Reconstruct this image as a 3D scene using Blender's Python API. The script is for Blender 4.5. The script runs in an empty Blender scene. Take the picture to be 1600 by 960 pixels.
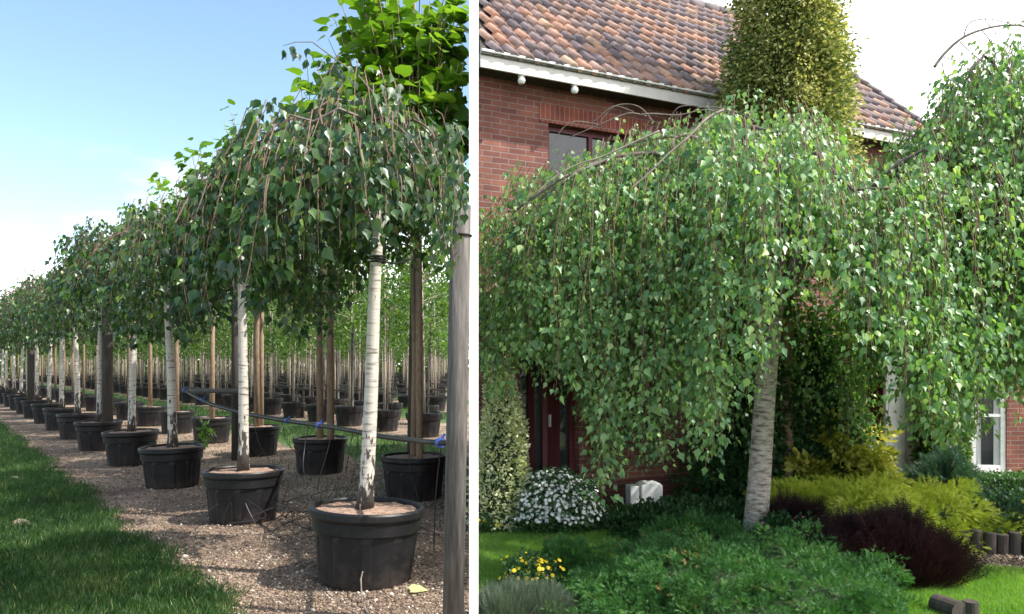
import bpy, math, random
import numpy as np
from mathutils import Vector, Matrix, noise as mn
R = math.radians
rng = np.random.default_rng(7); random.seed(7)
sc = bpy.context.scene
C = sc.collection
# ------------------------------------------------------------------ camera
F, H, HY = 1200.0, 1.7, 572.0          # focal length and horizon in photo pixels, eye height
cam = bpy.data.cameras.new("camera"); co = bpy.data.objects.new("camera", cam); C.objects.link(co)
co.location = (0, 0, H); co.rotation_euler = (R(90), 0, 0)
cam.sensor_width = 36; cam.lens = 36*F/1600; cam.shift_y = (HY-480)/1600
cam.clip_start = .05; cam.clip_end = 3000
sc.camera = co
# ------------------------------------------------------------------ light
SUN_AZ, SUN_EL = 103.0, 52.0
sdir = Vector((math.sin(R(SUN_AZ))*math.cos(R(SUN_EL)), math.cos(R(SUN_AZ))*math.cos(R(SUN_EL)), math.sin(R(SUN_EL))))
sl = bpy.data.lights.new("sun", 'SUN'); sl.energy = 4.6; sl.angle = R(.6); sl.color = (1, .95, .87)
so = bpy.data.objects.new("sun", sl); C.objects.link(so)
so.rotation_euler = (-sdir).to_track_quat('-Z', 'Y').to_euler(); so.location = (20, 10, 30)
w = bpy.data.worlds.new("World"); sc.world = w; w.use_nodes = True
nt = w.node_tree; N = nt.nodes; L = nt.links
for n in list(N): N.remove(n)
out = N.new('ShaderNodeOutputWorld'); bg = N.new('ShaderNodeBackground'); L.new(bg.outputs[0], out.inputs[0])
sky = N.new('ShaderNodeTexSky'); sky.sky_type = 'NISHITA'; sky.sun_disc = False
sky.sun_elevation = R(SUN_EL); sky.sun_rotation = R(SUN_AZ); sky.dust_density = .6; sky.air_density = 1.0
tc = N.new('ShaderNodeTexCoord'); sep = N.new('ShaderNodeSeparateXYZ'); L.new(tc.outputs['Generated'], sep.inputs[0])
def MA(op, a, b=None, c=None):
    n = N.new('ShaderNodeMath'); n.operation = op
    for i, v in enumerate((a, b, c)):
        if v is None: continue
        if isinstance(v, (int, float)): n.inputs[i].default_value = v
        else: L.new(v, n.inputs[i])
    return n.outputs[0]
def MR(v, a, b, c=0, d=1):
    n = N.new('ShaderNodeMapRange'); n.interpolation_type = 'SMOOTHSTEP'
    L.new(v, n.inputs[0])
    for i, q in zip((1, 2, 3, 4), (a, b, c, d)): n.inputs[i].default_value = q
    return n.outputs[0]
mp = N.new('ShaderNodeMapping'); mp.inputs['Scale'].default_value = (1.6, 1.6, 3.4); L.new(tc.outputs['Generated'], mp.inputs[0])
nz = N.new('ShaderNodeTexNoise'); nz.inputs['Scale'].default_value = 1.9; nz.inputs['Detail'].default_value = 7; nz.inputs['Roughness'].default_value = .55
L.new(mp.outputs[0], nz.inputs[0])
nzc = MA('SUBTRACT', nz.outputs[0], .5)
# a bank of white cloud fills the eastern half of the sky, thinner cloud lies low in the west
east = MR(MA('ADD', sep.outputs[0], MA('MULTIPLY', nzc, .35)), .03, .24)
low = MR(MA('ADD', sep.outputs[2], MA('MULTIPLY', nzc, .55)), .22, .06)
mask = MA('MAXIMUM', east, low)
clo = N.new('ShaderNodeMixRGB'); L.new(mask, clo.inputs[0])
tint = N.new('ShaderNodeMixRGB'); tint.blend_type = 'MULTIPLY'; tint.inputs[0].default_value = 1
L.new(sky.outputs[0], tint.inputs[1]); tint.inputs[2].default_value = (1.3, 1.33, 1.22, 1)
L.new(tint.outputs[0], clo.inputs[1]); clo.inputs[2].default_value = (11.5, 11.6, 11.8, 1)
L.new(clo.outputs[0], bg.inputs[0]); bg.inputs[1].default_value = .13
sc.view_settings.view_transform = 'Standard'; sc.view_settings.look = 'None'
sc.view_settings.exposure = 0.85; sc.view_settings.gamma = 1
sc.cycles.max_bounces = 6; sc.cycles.diffuse_bounces = 3; sc.cycles.transmission_bounces = 4; sc.cycles.glossy_bounces = 2

# ------------------------------------------------------------------ helpers
def X(px, d): return (px-800)/F*d
def Z(py, d): return H+(HY-py)/F*d
def P3(px, py, d): return Vector((X(px, d), d, Z(py, d)))
def GD(py): return H*F/(py-HY)
class MB:
    def __init__(s): s.v = []; s.f = []
    def box(s, x0, x1, y0, y1, z0, z1):
        b = len(s.v)
        s.v += [(x, y, z) for z in (z0, z1) for y in (y0, y1) for x in (x0, x1)]
        s.f += [tuple(b+i for i in q) for q in ((0,2,3,1),(4,5,7,6),(0,1,5,4),(2,6,7,3),(0,4,6,2),(1,3,7,5))]; return s
    def tube(s, pts, rad, n=6, cap=True):
        pts = [Vector(p) for p in pts]
        if not hasattr(rad, '__len__'): rad = [rad]*len(pts)
        b = len(s.v)
        for i, p in enumerate(pts):
            t = (pts[min(i+1, len(pts)-1)]-pts[max(i-1, 0)])
            if t.length < 1e-7: t = Vector((0, 0, 1))
            t.normalize()
            a = t.cross(Vector((0, 1, 0)) if abs(t.y) < .9 else Vector((1, 0, 0))).normalized(); c = t.cross(a)
            for k in range(n):
                g = 2*math.pi*k/n
                s.v.append(tuple(p+(a*math.cos(g)+c*math.sin(g))*rad[i]))
        for i in range(len(pts)-1):
            for k in range(n):
                k2 = (k+1) % n
                s.f.append((b+i*n+k, b+i*n+k2, b+(i+1)*n+k2, b+(i+1)*n+k))
        if cap:
            s.f.append(tuple(b+k for k in range(n))[::-1]); e = b+(len(pts)-1)*n
            s.f.append(tuple(e+k for k in range(n)))
        return s
    def lathe(s, prof, n=32, mod=None, c=(0, 0)):
        b = len(s.v)
        for i, (r, z) in enumerate(prof):
            for k in range(n):
                g = 2*math.pi*k/n; rr = r*(mod(g, i) if mod else 1)
                s.v.append((c[0]+rr*math.cos(g), c[1]+rr*math.sin(g), z))
        for i in range(len(prof)-1):
            for k in range(n):
                k2 = (k+1) % n
                s.f.append((b+i*n+k, b+i*n+k2, b+(i+1)*n+k2, b+(i+1)*n+k))
        return s
    def poly(s, pts): b = len(s.v); s.v += [tuple(p) for p in pts]; s.f.append(tuple(range(b, b+len(pts)))); return s
    def prism(s, pts, z0, z1):
        b = len(s.v); n = len(pts)
        s.v += [(p[0], p[1], z0) for p in pts]+[(p[0], p[1], z1) for p in pts]
        s.f.append(tuple(range(b, b+n))[::-1]); s.f.append(tuple(range(b+n, b+2*n)))
        for i in range(n): j = (i+1) % n; s.f.append((b+i, b+j, b+n+j, b+n+i))
        return s
    def mesh(s, name, m, smooth=False, bevel=0):
        me = bpy.data.meshes.new(name); me.from_pydata(s.v, [], s.f); me.materials.append(m)
        if smooth: me.polygons.foreach_set('use_smooth', [True]*len(me.polygons))
        me.update(); return me
    def build(s, name, m, parent=None, smooth=False, bevel=0):
        o = bpy.data.objects.new(name, s.mesh(name, m, smooth)); C.objects.link(o); o.parent = parent
        if bevel:
            b = o.modifiers.new('bevel', 'BEVEL'); b.width = bevel; b.segments = 2; b.limit_method = 'ANGLE'
        return o
def tag(o, label=None, cat=None, group=None, kind=None):
    if label: o['label'] = label
    if cat: o['category'] = cat
    if group: o['group'] = group
    if kind: o['kind'] = kind
    return o
def empty(name, loc=(0, 0, 0), rz=0, label=None, cat=None, group=None):
    o = bpy.data.objects.new(name, None); C.objects.link(o); o.location = loc; o.rotation_euler = (0, 0, rz); o.empty_display_size = .1
    return tag(o, label, cat, group)
def linkm(name, me, parent=None, loc=None):
    o = bpy.data.objects.new(name, me); C.objects.link(o); o.parent = parent
    if loc is not None: o.location = loc
    return o
def copy_tree(o, parent=None):
    c = o.copy(); C.objects.link(c); c.parent = parent
    for ch in list(o.children): copy_tree(ch, c)
    return c

# leaf templates: x side, y towards tip, z normal (fold)
T_BIRCH = (np.array([(0,0,0),(-.30,.22,.07),(-.36,.40,.08),(0,.42,0),(.36,.40,.08),(.30,.22,.07),(-.14,.72,.03),(.14,.72,.03),(0,1.05,-.10)], float),
           [(0,3,2,1),(0,5,4,3),(2,3,8,6),(3,4,7,8)])
T_HEART = (np.array([(0,.06,0),(-.28,-.05,.05),(-.46,.22,.10),(-.36,.6,.06),(0,1.05,-.12),(.36,.6,.06),(.46,.22,.10),(.28,-.05,.05),(0,.5,-.02)], float),
           [(0,8,2,1),(8,4,3,2),(0,7,6,8),(8,6,5,4)])
T_LEAF = (np.array([(0,0,0),(-.2,.45,.05),(0,1,-.06),(.2,.45,.05)], float), [(0,2,1),(0,3,2)])
def sprig(n=5, wd=.07, sp=.42):
    v = [(-wd*.5,0,0),(wd*.5,0,0),(0,1,0.02)]; f = [(0,1,2)]
    for i in range(n):
        y = .12+.74*i/n
        for sg in (-1, 1):
            b = len(v); l = sp*(1-.5*i/n)
            v += [(0,y-wd*.6,0),(0,y+wd*.6,0),(sg*l*.72,y+l*.8,(.08 if i % 2 else -.08))]; f.append((b,b+1,b+2))
    return (np.array(v, float), f)
T_SPRIG = sprig()
T_FINE = sprig(7, .05, .3)
T_BLADE = (np.array([(-.045,0,0),(.045,0,0),(.03,.55,.06),(0,1,.22)], float), [(0,1,2),(0,2,3)])
def unit(a): return a/np.maximum(np.linalg.norm(a, axis=-1, keepdims=True), 1e-9)
def leafmesh(name, P, D, size, rnd, tmpl, mat, nrm=None):
    P = np.asarray(P, float); n = len(P); D = unit(np.asarray(D, float))
    if nrm is None: nrm = rng.normal(size=(n, 3))
    nn = nrm-(nrm*D).sum(1, keepdims=True)*D; nn = unit(nn); S = np.cross(D, nn)
    tv, tf = tmpl; k = len(tv)
    size = np.broadcast_to(size, (n,))[:, None, None]
    V = P[:, None, :]+size*(tv[None, :, 0:1]*S[:, None, :]+tv[None, :, 1:2]*D[:, None, :]+tv[None, :, 2:3]*nn[:, None, :])
    V = V.reshape(-1, 3)
    lens = np.array([len(f) for f in tf]); flat = np.concatenate([np.array(f) for f in tf])
    loops = (flat[None, :]+(np.arange(n)*k)[:, None]).reshape(-1)
    tot = np.tile(lens, n); start = np.concatenate([[0], np.cumsum(tot)[:-1]])
    me = bpy.data.meshes.new(name)
    me.vertices.add(len(V)); me.vertices.foreach_set('co', V.astype(np.float32).ravel())
    me.loops.add(len(loops)); me.loops.foreach_set('vertex_index', loops.astype(np.int32))
    me.polygons.add(len(tot)); me.polygons.foreach_set('loop_start', start.astype(np.int32)); me.polygons.foreach_set('loop_total', tot.astype(np.int32))
    at = me.attributes.new('rnd', 'FLOAT', 'FACE'); at.data.foreach_set('value', np.repeat(np.asarray(rnd, np.float32), len(tf)))
    me.materials.append(mat); me.update(calc_edges=True); return me

# ------------------------------------------------------------------ materials
def newmat(name):
    m = bpy.data.materials.new(name); m.use_nodes = True
    t = m.node_tree; b = t.nodes['Principled BSDF']; return m, t.nodes, t.links, b
def ramp(Nn, stops):
    r = Nn.new('ShaderNodeValToRGB'); e = r.color_ramp.elements
    while len(e) > 1: e.remove(e[-1])
    e[0].position = stops[0][0]; e[0].color = (*stops[0][1], 1)
    for p, c in stops[1:]:
        q = e.new(p); q.color = (*c, 1)
    return r
def leafmat(name, stops, transl=.35, rough=.42, spec=.5, tgain=(1.5, 1.6, .5)):
    m, Nn, Ll, b = newmat(name)
    a = Nn.new('ShaderNodeAttribute'); a.attribute_name = 'rnd'
    r = ramp(Nn, stops); Ll.new(a.outputs['Fac'], r.inputs[0])
    Ll.new(r.outputs[0], b.inputs['Base Color']); b.inputs['Roughness'].default_value = rough; b.inputs['Specular IOR Level'].default_value = spec
    tr = Nn.new('ShaderNodeBsdfTranslucent'); mu = Nn.new('ShaderNodeMixRGB'); mu.blend_type = 'MULTIPLY'; mu.inputs[0].default_value = 1
    Ll.new(r.outputs[0], mu.inputs[1]); mu.inputs[2].default_value = (*[g*1.25 for g in tgain], 1); Ll.new(mu.outputs[0], tr.inputs[0])
    mx = Nn.new('ShaderNodeMixShader'); mx.inputs[0].default_value = transl
    Ll.new(b.outputs[0], mx.inputs[1]); Ll.new(tr.outputs[0], mx.inputs[2])
    Ll.new(mx.outputs[0], Nn['Material Output'].inputs[0]); return m
def surf(name, cols, scale=5, rough=.8, detail=6, bump=.0, bscale=None, stretch=(1,1,1), spec=.3, coord='Object', bdist=.01):
    m, Nn, Ll, b = newmat(name)
    t = Nn.new('ShaderNodeTexCoord'); mp = Nn.new('ShaderNodeMapping'); mp.inputs['Scale'].default_value = stretch; Ll.new(t.outputs[coord], mp.inputs[0])
    n = Nn.new('ShaderNodeTexNoise'); n.inputs['Scale'].default_value = scale; n.inputs['Detail'].default_value = detail; n.inputs['Roughness'].default_value = .62
    Ll.new(mp.outputs[0], n.inputs[0])
    k = len(cols); r = ramp(Nn, [(.3+.4*i/max(k-1, 1), c) for i, c in enumerate(cols)]); Ll.new(n.outputs[0], r.inputs[0])
    Ll.new(r.outputs[0], b.inputs['Base Color']); b.inputs['Roughness'].default_value = rough; b.inputs['Specular IOR Level'].default_value = spec
    if bump:
        n2 = Nn.new('ShaderNodeTexNoise'); n2.inputs['Scale'].default_value = bscale or scale*4; n2.inputs['Detail'].default_value = 5; Ll.new(mp.outputs[0], n2.inputs[0])
        bp = Nn.new('ShaderNodeBump'); bp.inputs['Strength'].default_value = bump; bp.inputs['Distance'].default_value = bdist
        Ll.new(n2.outputs[0], bp.inputs['Height']); Ll.new(bp.outputs[0], b.inputs['Normal'])
    return m
def barkmat():
    m, Nn, Ll, b = newmat('birch_bark')
    t = Nn.new('ShaderNodeTexCoord')
    mp = Nn.new('ShaderNodeMapping'); mp.inputs['Scale'].default_value = (6, 6, 42); Ll.new(t.outputs['Object'], mp.inputs[0])
    n = Nn.new('ShaderNodeTexNoise'); n.inputs['Scale'].default_value = 1.1; n.inputs['Detail'].default_value = 4; Ll.new(mp.outputs[0], n.inputs[0])
    r = ramp(Nn, [(.0, (.60,.56,.50)), (.56, (.50,.455,.40)), (.64, (.30,.26,.22)), (.70, (.09,.07,.06))]); Ll.new(n.outputs[0], r.inputs[0])
    mp2 = Nn.new('ShaderNodeMapping'); mp2.inputs['Scale'].default_value = (18, 18, 7); Ll.new(t.outputs['Object'], mp2.inputs[0])
    n2 = Nn.new('ShaderNodeTexNoise'); n2.inputs['Scale'].default_value = 1.6; n2.inputs['Detail'].default_value = 5; Ll.new(mp2.outputs[0], n2.inputs[0])
    sp = Nn.new('ShaderNodeSeparateXYZ'); Ll.new(t.outputs['Object'], sp.inputs[0])
    zr = Nn.new('ShaderNodeMapRange'); Ll.new(sp.outputs[2], zr.inputs[0])
    for i, q in zip((1,2,3,4), (0,.75,.22,-.12)): zr.inputs[i].default_value = q
    ad = Nn.new('ShaderNodeMath'); ad.operation = 'ADD'; Ll.new(n2.outputs[0], ad.inputs[0]); Ll.new(zr.outputs[0], ad.inputs[1])
    th = ramp(Nn, [(.55, (0,0,0)), (.62, (1,1,1))]); Ll.new(ad.outputs[0], th.inputs[0])
    mx = Nn.new('ShaderNodeMixRGB'); Ll.new(th.outputs[0], mx.inputs[0]); Ll.new(r.outputs[0], mx.inputs[1]); mx.inputs[2].default_value = (.05,.042,.035,1)
    Ll.new(mx.outputs[0], b.inputs['Base Color']); b.inputs['Roughness'].default_value = .75
    bp = Nn.new('ShaderNodeBump'); bp.inputs['Strength'].default_value = .6; bp.inputs['Distance'].default_value = .008
    Ll.new(n.outputs[0], bp.inputs['Height']); Ll.new(bp.outputs[0], b.inputs['Normal']); return m
def brickmat(name, c1, c2, mortar, bw=.21, rh=.0625):
    m, Nn, Ll, b = newmat(name)
    t = Nn.new('ShaderNodeTexCoord'); sp = Nn.new('ShaderNodeSeparateXYZ'); cb = Nn.new('ShaderNodeCombineXYZ'); Ll.new(t.outputs['Object'], sp.inputs[0])
    ad = Nn.new('ShaderNodeMath'); ad.operation = 'ADD'; Ll.new(sp.outputs[0], ad.inputs[0]); Ll.new(sp.outputs[1], ad.inputs[1])
    Ll.new(ad.outputs[0], cb.inputs[0]); Ll.new(sp.outputs[2], cb.inputs[1])
    nd = Nn.new('ShaderNodeTexNoise'); nd.inputs['Scale'].default_value = 9; nd.inputs['Detail'].default_value = 3; Ll.new(t.outputs['Object'], nd.inputs[0])
    va = Nn.new('ShaderNodeVectorMath'); va.operation = 'MULTIPLY_ADD'; Ll.new(nd.outputs['Color'], va.inputs[0]); va.inputs[1].default_value = (.012,.012,0); Ll.new(cb.outputs[0], va.inputs[2])
    br = Nn.new('ShaderNodeTexBrick'); Ll.new(va.outputs[0], br.inputs['Vector'])
    br.inputs['Scale'].default_value = 1; br.inputs['Brick Width'].default_value = bw; br.inputs['Row Height'].default_value = rh
    br.inputs['Mortar Size'].default_value = .006; br.inputs['Mortar Smooth'].default_value = .3; br.inputs['Bias'].default_value = 0
    br.inputs['Color1'].default_value = (*c1, 1); br.inputs['Color2'].default_value = (*c2, 1); br.inputs['Mortar'].default_value = (*mortar, 1)
    n = Nn.new('ShaderNodeTexNoise'); n.inputs['Scale'].default_value = 3; n.inputs['Detail'].default_value = 8; Ll.new(t.outputs['Object'], n.inputs[0])
    r = ramp(Nn, [(.3, (.62,.6,.6)), (.7, (1.25,1.2,1.2))]); Ll.new(n.outputs[0], r.inputs[0])
    mu = Nn.new('ShaderNodeMixRGB'); mu.blend_type = 'MULTIPLY'; mu.inputs[0].default_value = 1; Ll.new(br.outputs[0], mu.inputs[1]); Ll.new(r.outputs[0], mu.inputs[2])
    Ll.new(mu.outputs[0], b.inputs['Base Color']); b.inputs['Roughness'].default_value = .85
    bp = Nn.new('ShaderNodeBump'); bp.invert = True; bp.inputs['Strength'].default_value = .7; bp.inputs['Distance'].default_value = .008
    Ll.new(br.outputs['Fac'], bp.inputs['Height']); Ll.new(bp.outputs[0], b.inputs['Normal']); return m
def attrmat(name, stops, rough=.8, nscale=20, bump=.3):
    m, Nn, Ll, b = newmat(name)
    a = Nn.new('ShaderNodeAttribute'); a.attribute_name = 'rnd'; r = ramp(Nn, stops); r.color_ramp.interpolation = 'LINEAR'; Ll.new(a.outputs['Fac'], r.inputs[0])
    t = Nn.new('ShaderNodeTexCoord'); n = Nn.new('ShaderNodeTexNoise'); n.inputs['Scale'].default_value = nscale; n.inputs['Detail'].default_value = 6; Ll.new(t.outputs['Object'], n.inputs[0])
    r2 = ramp(Nn, [(.3, (.6,.6,.6)), (.7, (1.3,1.3,1.3))]); Ll.new(n.outputs[0], r2.inputs[0])
    mu = Nn.new('ShaderNodeMixRGB'); mu.blend_type = 'MULTIPLY'; mu.inputs[0].default_value = 1; Ll.new(r.outputs[0], mu.inputs[1]); Ll.new(r2.outputs[0], mu.inputs[2])
    Ll.new(mu.outputs[0], b.inputs['Base Color']); b.inputs['Roughness'].default_value = rough
    if bump:
        bp = Nn.new('ShaderNodeBump'); bp.inputs['Strength'].default_value = bump; bp.inputs['Distance'].default_value = .004
        Ll.new(n.outputs[0], bp.inputs['Height']); Ll.new(bp.outputs[0], b.inputs['Normal'])
    return m
def plain(name, c, rough=.5, spec=.5, metal=0):
    m, Nn, Ll, b = newmat(name); b.inputs['Base Color'].default_value = (*c, 1); b.inputs['Roughness'].default_value = rough
    b.inputs['Specular IOR Level'].default_value = spec; b.inputs['Metallic'].default_value = metal
    n = Nn.new('ShaderNodeTexNoise'); n.inputs['Scale'].default_value = 14; n.inputs['Detail'].default_value = 6
    t = Nn.new('ShaderNodeTexCoord'); Ll.new(t.outputs['Object'], n.inputs[0])
    r = ramp(Nn, [(.3, tuple(q*.82 for q in c)), (.65, c)]); Ll.new(n.outputs[0], r.inputs[0]); Ll.new(r.outputs[0], b.inputs['Base Color'])
    return m
M = {}
M['bark'] = barkmat()
M['twig'] = surf('birch_twig', [(.10,.06,.045), (.20,.13,.10)], 30)
M['limb'] = surf('limb_bark', [(.09,.07,.06), (.24,.20,.17)], 18, bump=.3)
M['brownbark'] = surf('brown_bark', [(.17,.115,.075), (.33,.24,.165)], 9, stretch=(3,3,1), bump=.4)
M['palebark'] = surf('pale_bark', [(.26,.21,.16), (.45,.39,.32)], 9, stretch=(3,3,1))
M['timber'] = surf('weathered_timber', [(.045,.040,.037), (.095,.085,.078), (.155,.142,.13)], 3.5, stretch=(9,9,.9), bump=.6, bscale=6)
M['darktimber'] = surf('dark_timber', [(.035,.03,.027), (.08,.065,.055)], 3, stretch=(8,8,.8), bump=.5)
M['birchleaf'] = leafmat('birch_leaf_dark', [(0,(.020,.048,.030)), (.45,(.036,.085,.032)), (.75,(.070,.14,.035)), (.93,(.16,.24,.06)), (1,(.42,.42,.20))], .30, .36, .55)
M['garleaf'] = leafmat('birch_leaf_garden', [(0,(.06,.14,.065)), (.4,(.115,.235,.095)), (.7,(.20,.33,.12)), (.88,(.32,.44,.17)), (.97,(.50,.56,.30)), (1,(.60,.60,.38))], .34, .40, .5)
M['catleaf'] = leafmat('broad_leaf', [(0,(.055,.13,.015)), (.5,(.10,.22,.022)), (.9,(.16,.30,.04)), (1,(.26,.36,.08))], .42, .40, .5, (1.45,1.35,.5))
M['bgleaf'] = leafmat('standard_leaf', [(0,(.028,.07,.015)), (.5,(.06,.13,.025)), (1,(.15,.24,.05))], .42, .45)
M['pot'] = surf('black_plastic', [(.007,.007,.008), (.013,.013,.015)], 6, rough=.45, spec=.3, bump=.12, bscale=30, bdist=.003)
def dusty(m):
    Nn, Ll = m.node_tree.nodes, m.node_tree.links; b = Nn['Principled BSDF']; src = b.inputs['Base Color'].links[0].from_socket
    t = Nn.new('ShaderNodeTexCoord'); sp_ = Nn.new('ShaderNodeSeparateXYZ'); Ll.new(t.outputs['Object'], sp_.inputs[0])
    n = Nn.new('ShaderNodeTexNoise'); n.inputs['Scale'].default_value = 7; n.inputs['Detail'].default_value = 8; n.inputs['Roughness'].default_value = .75; Ll.new(t.outputs['Object'], n.inputs[0])
    zr = Nn.new('ShaderNodeMapRange'); Ll.new(sp_.outputs[2], zr.inputs[0])
    for i, q in zip((1,2,3,4), (0,.22,.16,0)): zr.inputs[i].default_value = q
    ad = Nn.new('ShaderNodeMath'); ad.operation = 'ADD'; Ll.new(n.outputs[0], ad.inputs[0]); Ll.new(zr.outputs[0], ad.inputs[1])
    th = ramp(Nn, [(.52, (0,0,0)), (.85, (.32,.32,.32))]); Ll.new(ad.outputs[0], th.inputs[0])
    mx = Nn.new('ShaderNodeMixRGB'); Ll.new(th.outputs[0], mx.inputs[0]); Ll.new(src, mx.inputs[1]); mx.inputs[2].default_value = (.15,.11,.085,1); Ll.new(mx.outputs[0], b.inputs['Base Color'])
dusty(M['pot'])
M['soil'] = surf('pot_soil', [(.14,.085,.06), (.30,.20,.15), (.42,.30,.23)], 22, bump=.9, bscale=60, bdist=.02)
M['rubber'] = plain('black_rubber', (.015,.015,.016), .5)
M['blue'] = plain('blue_tie', (.03,.08,.35), .5)
M['white'] = plain('white_paint', (.82,.82,.80), .5)
M['offwhite'] = surf('weathered_white_paint', [(.50,.47,.44), (.66,.63,.59)], 4, rough=.6)
M['postwhite'] = surf('bright_white_gloss', [(.88,.88,.87), (.92,.92,.91)], 4, rough=.4)

# ------------------------------------------------------------------ ground
NB, GB = -.0500, -.0500       # the line between nursery and garden runs along x = -0.05 y
def gravelmat():
    m, Nn, Ll, b = newmat('mulch_gravel')
    t = Nn.new('ShaderNodeTexCoord')
    n = Nn.new('ShaderNodeTexNoise'); n.inputs['Scale'].default_value = 1.1; n.inputs['Detail'].default_value = 9; n.inputs['Roughness'].default_value = .7; Ll.new(t.outputs['Object'], n.inputs[0])
    r = ramp(Nn, [(.36, (.12,.082,.06)), (.5, (.23,.165,.12)), (.64, (.38,.285,.21))]); Ll.new(n.outputs[0], r.inputs[0])
    v = Nn.new('ShaderNodeTexVoronoi'); v.inputs['Scale'].default_value = 55; Ll.new(t.outputs['Object'], v.inputs[0])
    r2 = ramp(Nn, [(.0, (.5,.5,.5)), (.5, (1.15,1.1,1.05))]); 
    hs = Nn.new('ShaderNodeSeparateXYZ'); Ll.new(v.outputs['Color'], hs.inputs[0]); Ll.new(hs.outputs[0], r2.inputs[0])
    mu = Nn.new('ShaderNodeMixRGB'); mu.blend_type = 'MULTIPLY'; mu.inputs[0].default_value = .85; Ll.new(r.outputs[0], mu.inputs[1]); Ll.new(r2.outputs[0], mu.inputs[2])
    Ll.new(mu.outputs[0], b.inputs['Base Color']); b.inputs['Roughness'].default_value = .9
    bp = Nn.new('ShaderNodeBump'); bp.inputs['Strength'].default_value = 1; bp.inputs['Distance'].default_value = .02
    Ll.new(v.outputs['Distance'], bp.inputs['Height']); Ll.new(bp.outputs[0], b.inputs['Normal']); return m
M['gravel'] = gravelmat()
M['turf'] = surf('turf_soil', [(.03,.055,.018), (.05,.10,.022), (.085,.14,.03)], 3, bump=.6, bscale=40, bdist=.02)
M['lawn'] = surf('garden_lawn_base', [(.11,.20,.035), (.16,.28,.045), (.2,.33,.06)], 2.5, bump=.6, bscale=60, bdist=.015)
M['field'] = surf('field', [(.06,.09,.03), (.12,.12,.06), (.2,.16,.1)], .3)
M['earth'] = surf('bed_earth', [(.03,.02,.015), (.08,.055,.04)], 8, bump=.8, bscale=30, bdist=.02)
g = MB(); g.poly([(-900,-60,-.008),(900,-60,-.008),(900,1500,-.008),(-900,1500,-.008)]); tag(g.build('ground', M['field']), kind='structure')
A0 = np.array([-1.175, 6.13]); RD = np.array([-.603, .798]); RN = np.array([.798, .603])
def row(off, s): p = A0+RN*off+RD*s; return float(p[0]), float(p[1])
def sheet(name, pts, z, m):
    b = MB(); b.poly([(x, y, z) for x, y in pts]); return tag(b.build(name, m), kind='structure')
def bl(y): return (NB*y, y)
# nursery ground: gravel strip, wavy border to the lawn verge
edge = []
for s in np.arange(-8, 120, .35):
    wob = .05*math.sin(s*1.3)+.05*math.sin(s*3.1+1)+.04*math.sin(s*7.7)
    edge.append(row(-1.1+wob, s))
edge = [e for e in edge if e[0] < NB*e[1]-.001]
gp = [(NB*edge[0][1], edge[0][1])]+edge+[(-75, 130), bl(130)]
sheet('gravel', gp, 0.0, M['gravel'])
vp = [(-.0, .0)]+[(NB*edge[0][1], edge[0][1]-.3)]+[(x+.25, y+.1) for x, y in edge]+[(-110, 96), (-60, -3), (0, -3)]
vp = [(NB*0, -3)]+[(NB*edge[0][1], edge[0][1])]+edge+[(-110, 100), (-60, -3)]
sheet('grass_verge', vp, -0.003, M['turf'])
for i, (o0, o1) in enumerate(((3.4, 6.0), (9.6, 12.2), (16.0, 18.6), (22.4, 25.0))):
    pts = []
    for s in np.arange(-4, 100, 1.0):
        x, y = row(o0+.25*math.sin(s*1.7), s)
        if x < NB*y-.02 : pts.append((x, y))
    q = []
    for s in np.arange(-4, 100, 1.0):
        x, y = row(o1+.25*math.sin(s*1.1+2), s)
        if x < NB*y-.02: q.append((x, y))
    sheet('grass_path', pts+q[::-1], .004, M['turf'])
# garden
sheet('garden_earth', [(NB*-3, -3), (25, -3), (25, 40), bl(40)], 0.0, M['earth'])
lawn_pts = [(NB*5.6, 5.6), (1.2, 5.9), (1.9, 8.0), (1.5, 8.35), (NB*8.3, 8.3)]
sheet('garden_lawn', lawn_pts, .004, M['lawn'])
path_pts = [(X(1470, 6.6), 6.6), (X(1610, 6.1), 6.1), (8, 5.5), (8, 6.6), (X(1600, 6.9), 6.9), (X(1480, 7.6), 7.6)]
M['path'] = surf('path_gravel', [(.22,.14,.09), (.38,.27,.18), (.48,.36,.26)], 12, bump=.8, bscale=90, bdist=.01)
sheet('garden_path', path_pts, .004, M['path'])
sheet('garden_lawn', [(X(1440, 6.5), 6.55), (X(1470, 6.6)+.02, 6.58), (X(1610, 6.1), 6.08), (8, 5.45), (8, 3), (1.6, 3), (1.6, 5.6)], .003, M['lawn'])
sheet('garden_lawn', [(X(1500, 9.6), 8.3), (12, 8.2), (12, 10.4), (X(1500, 9.6), 10.2)], .004, M['lawn'])

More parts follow.
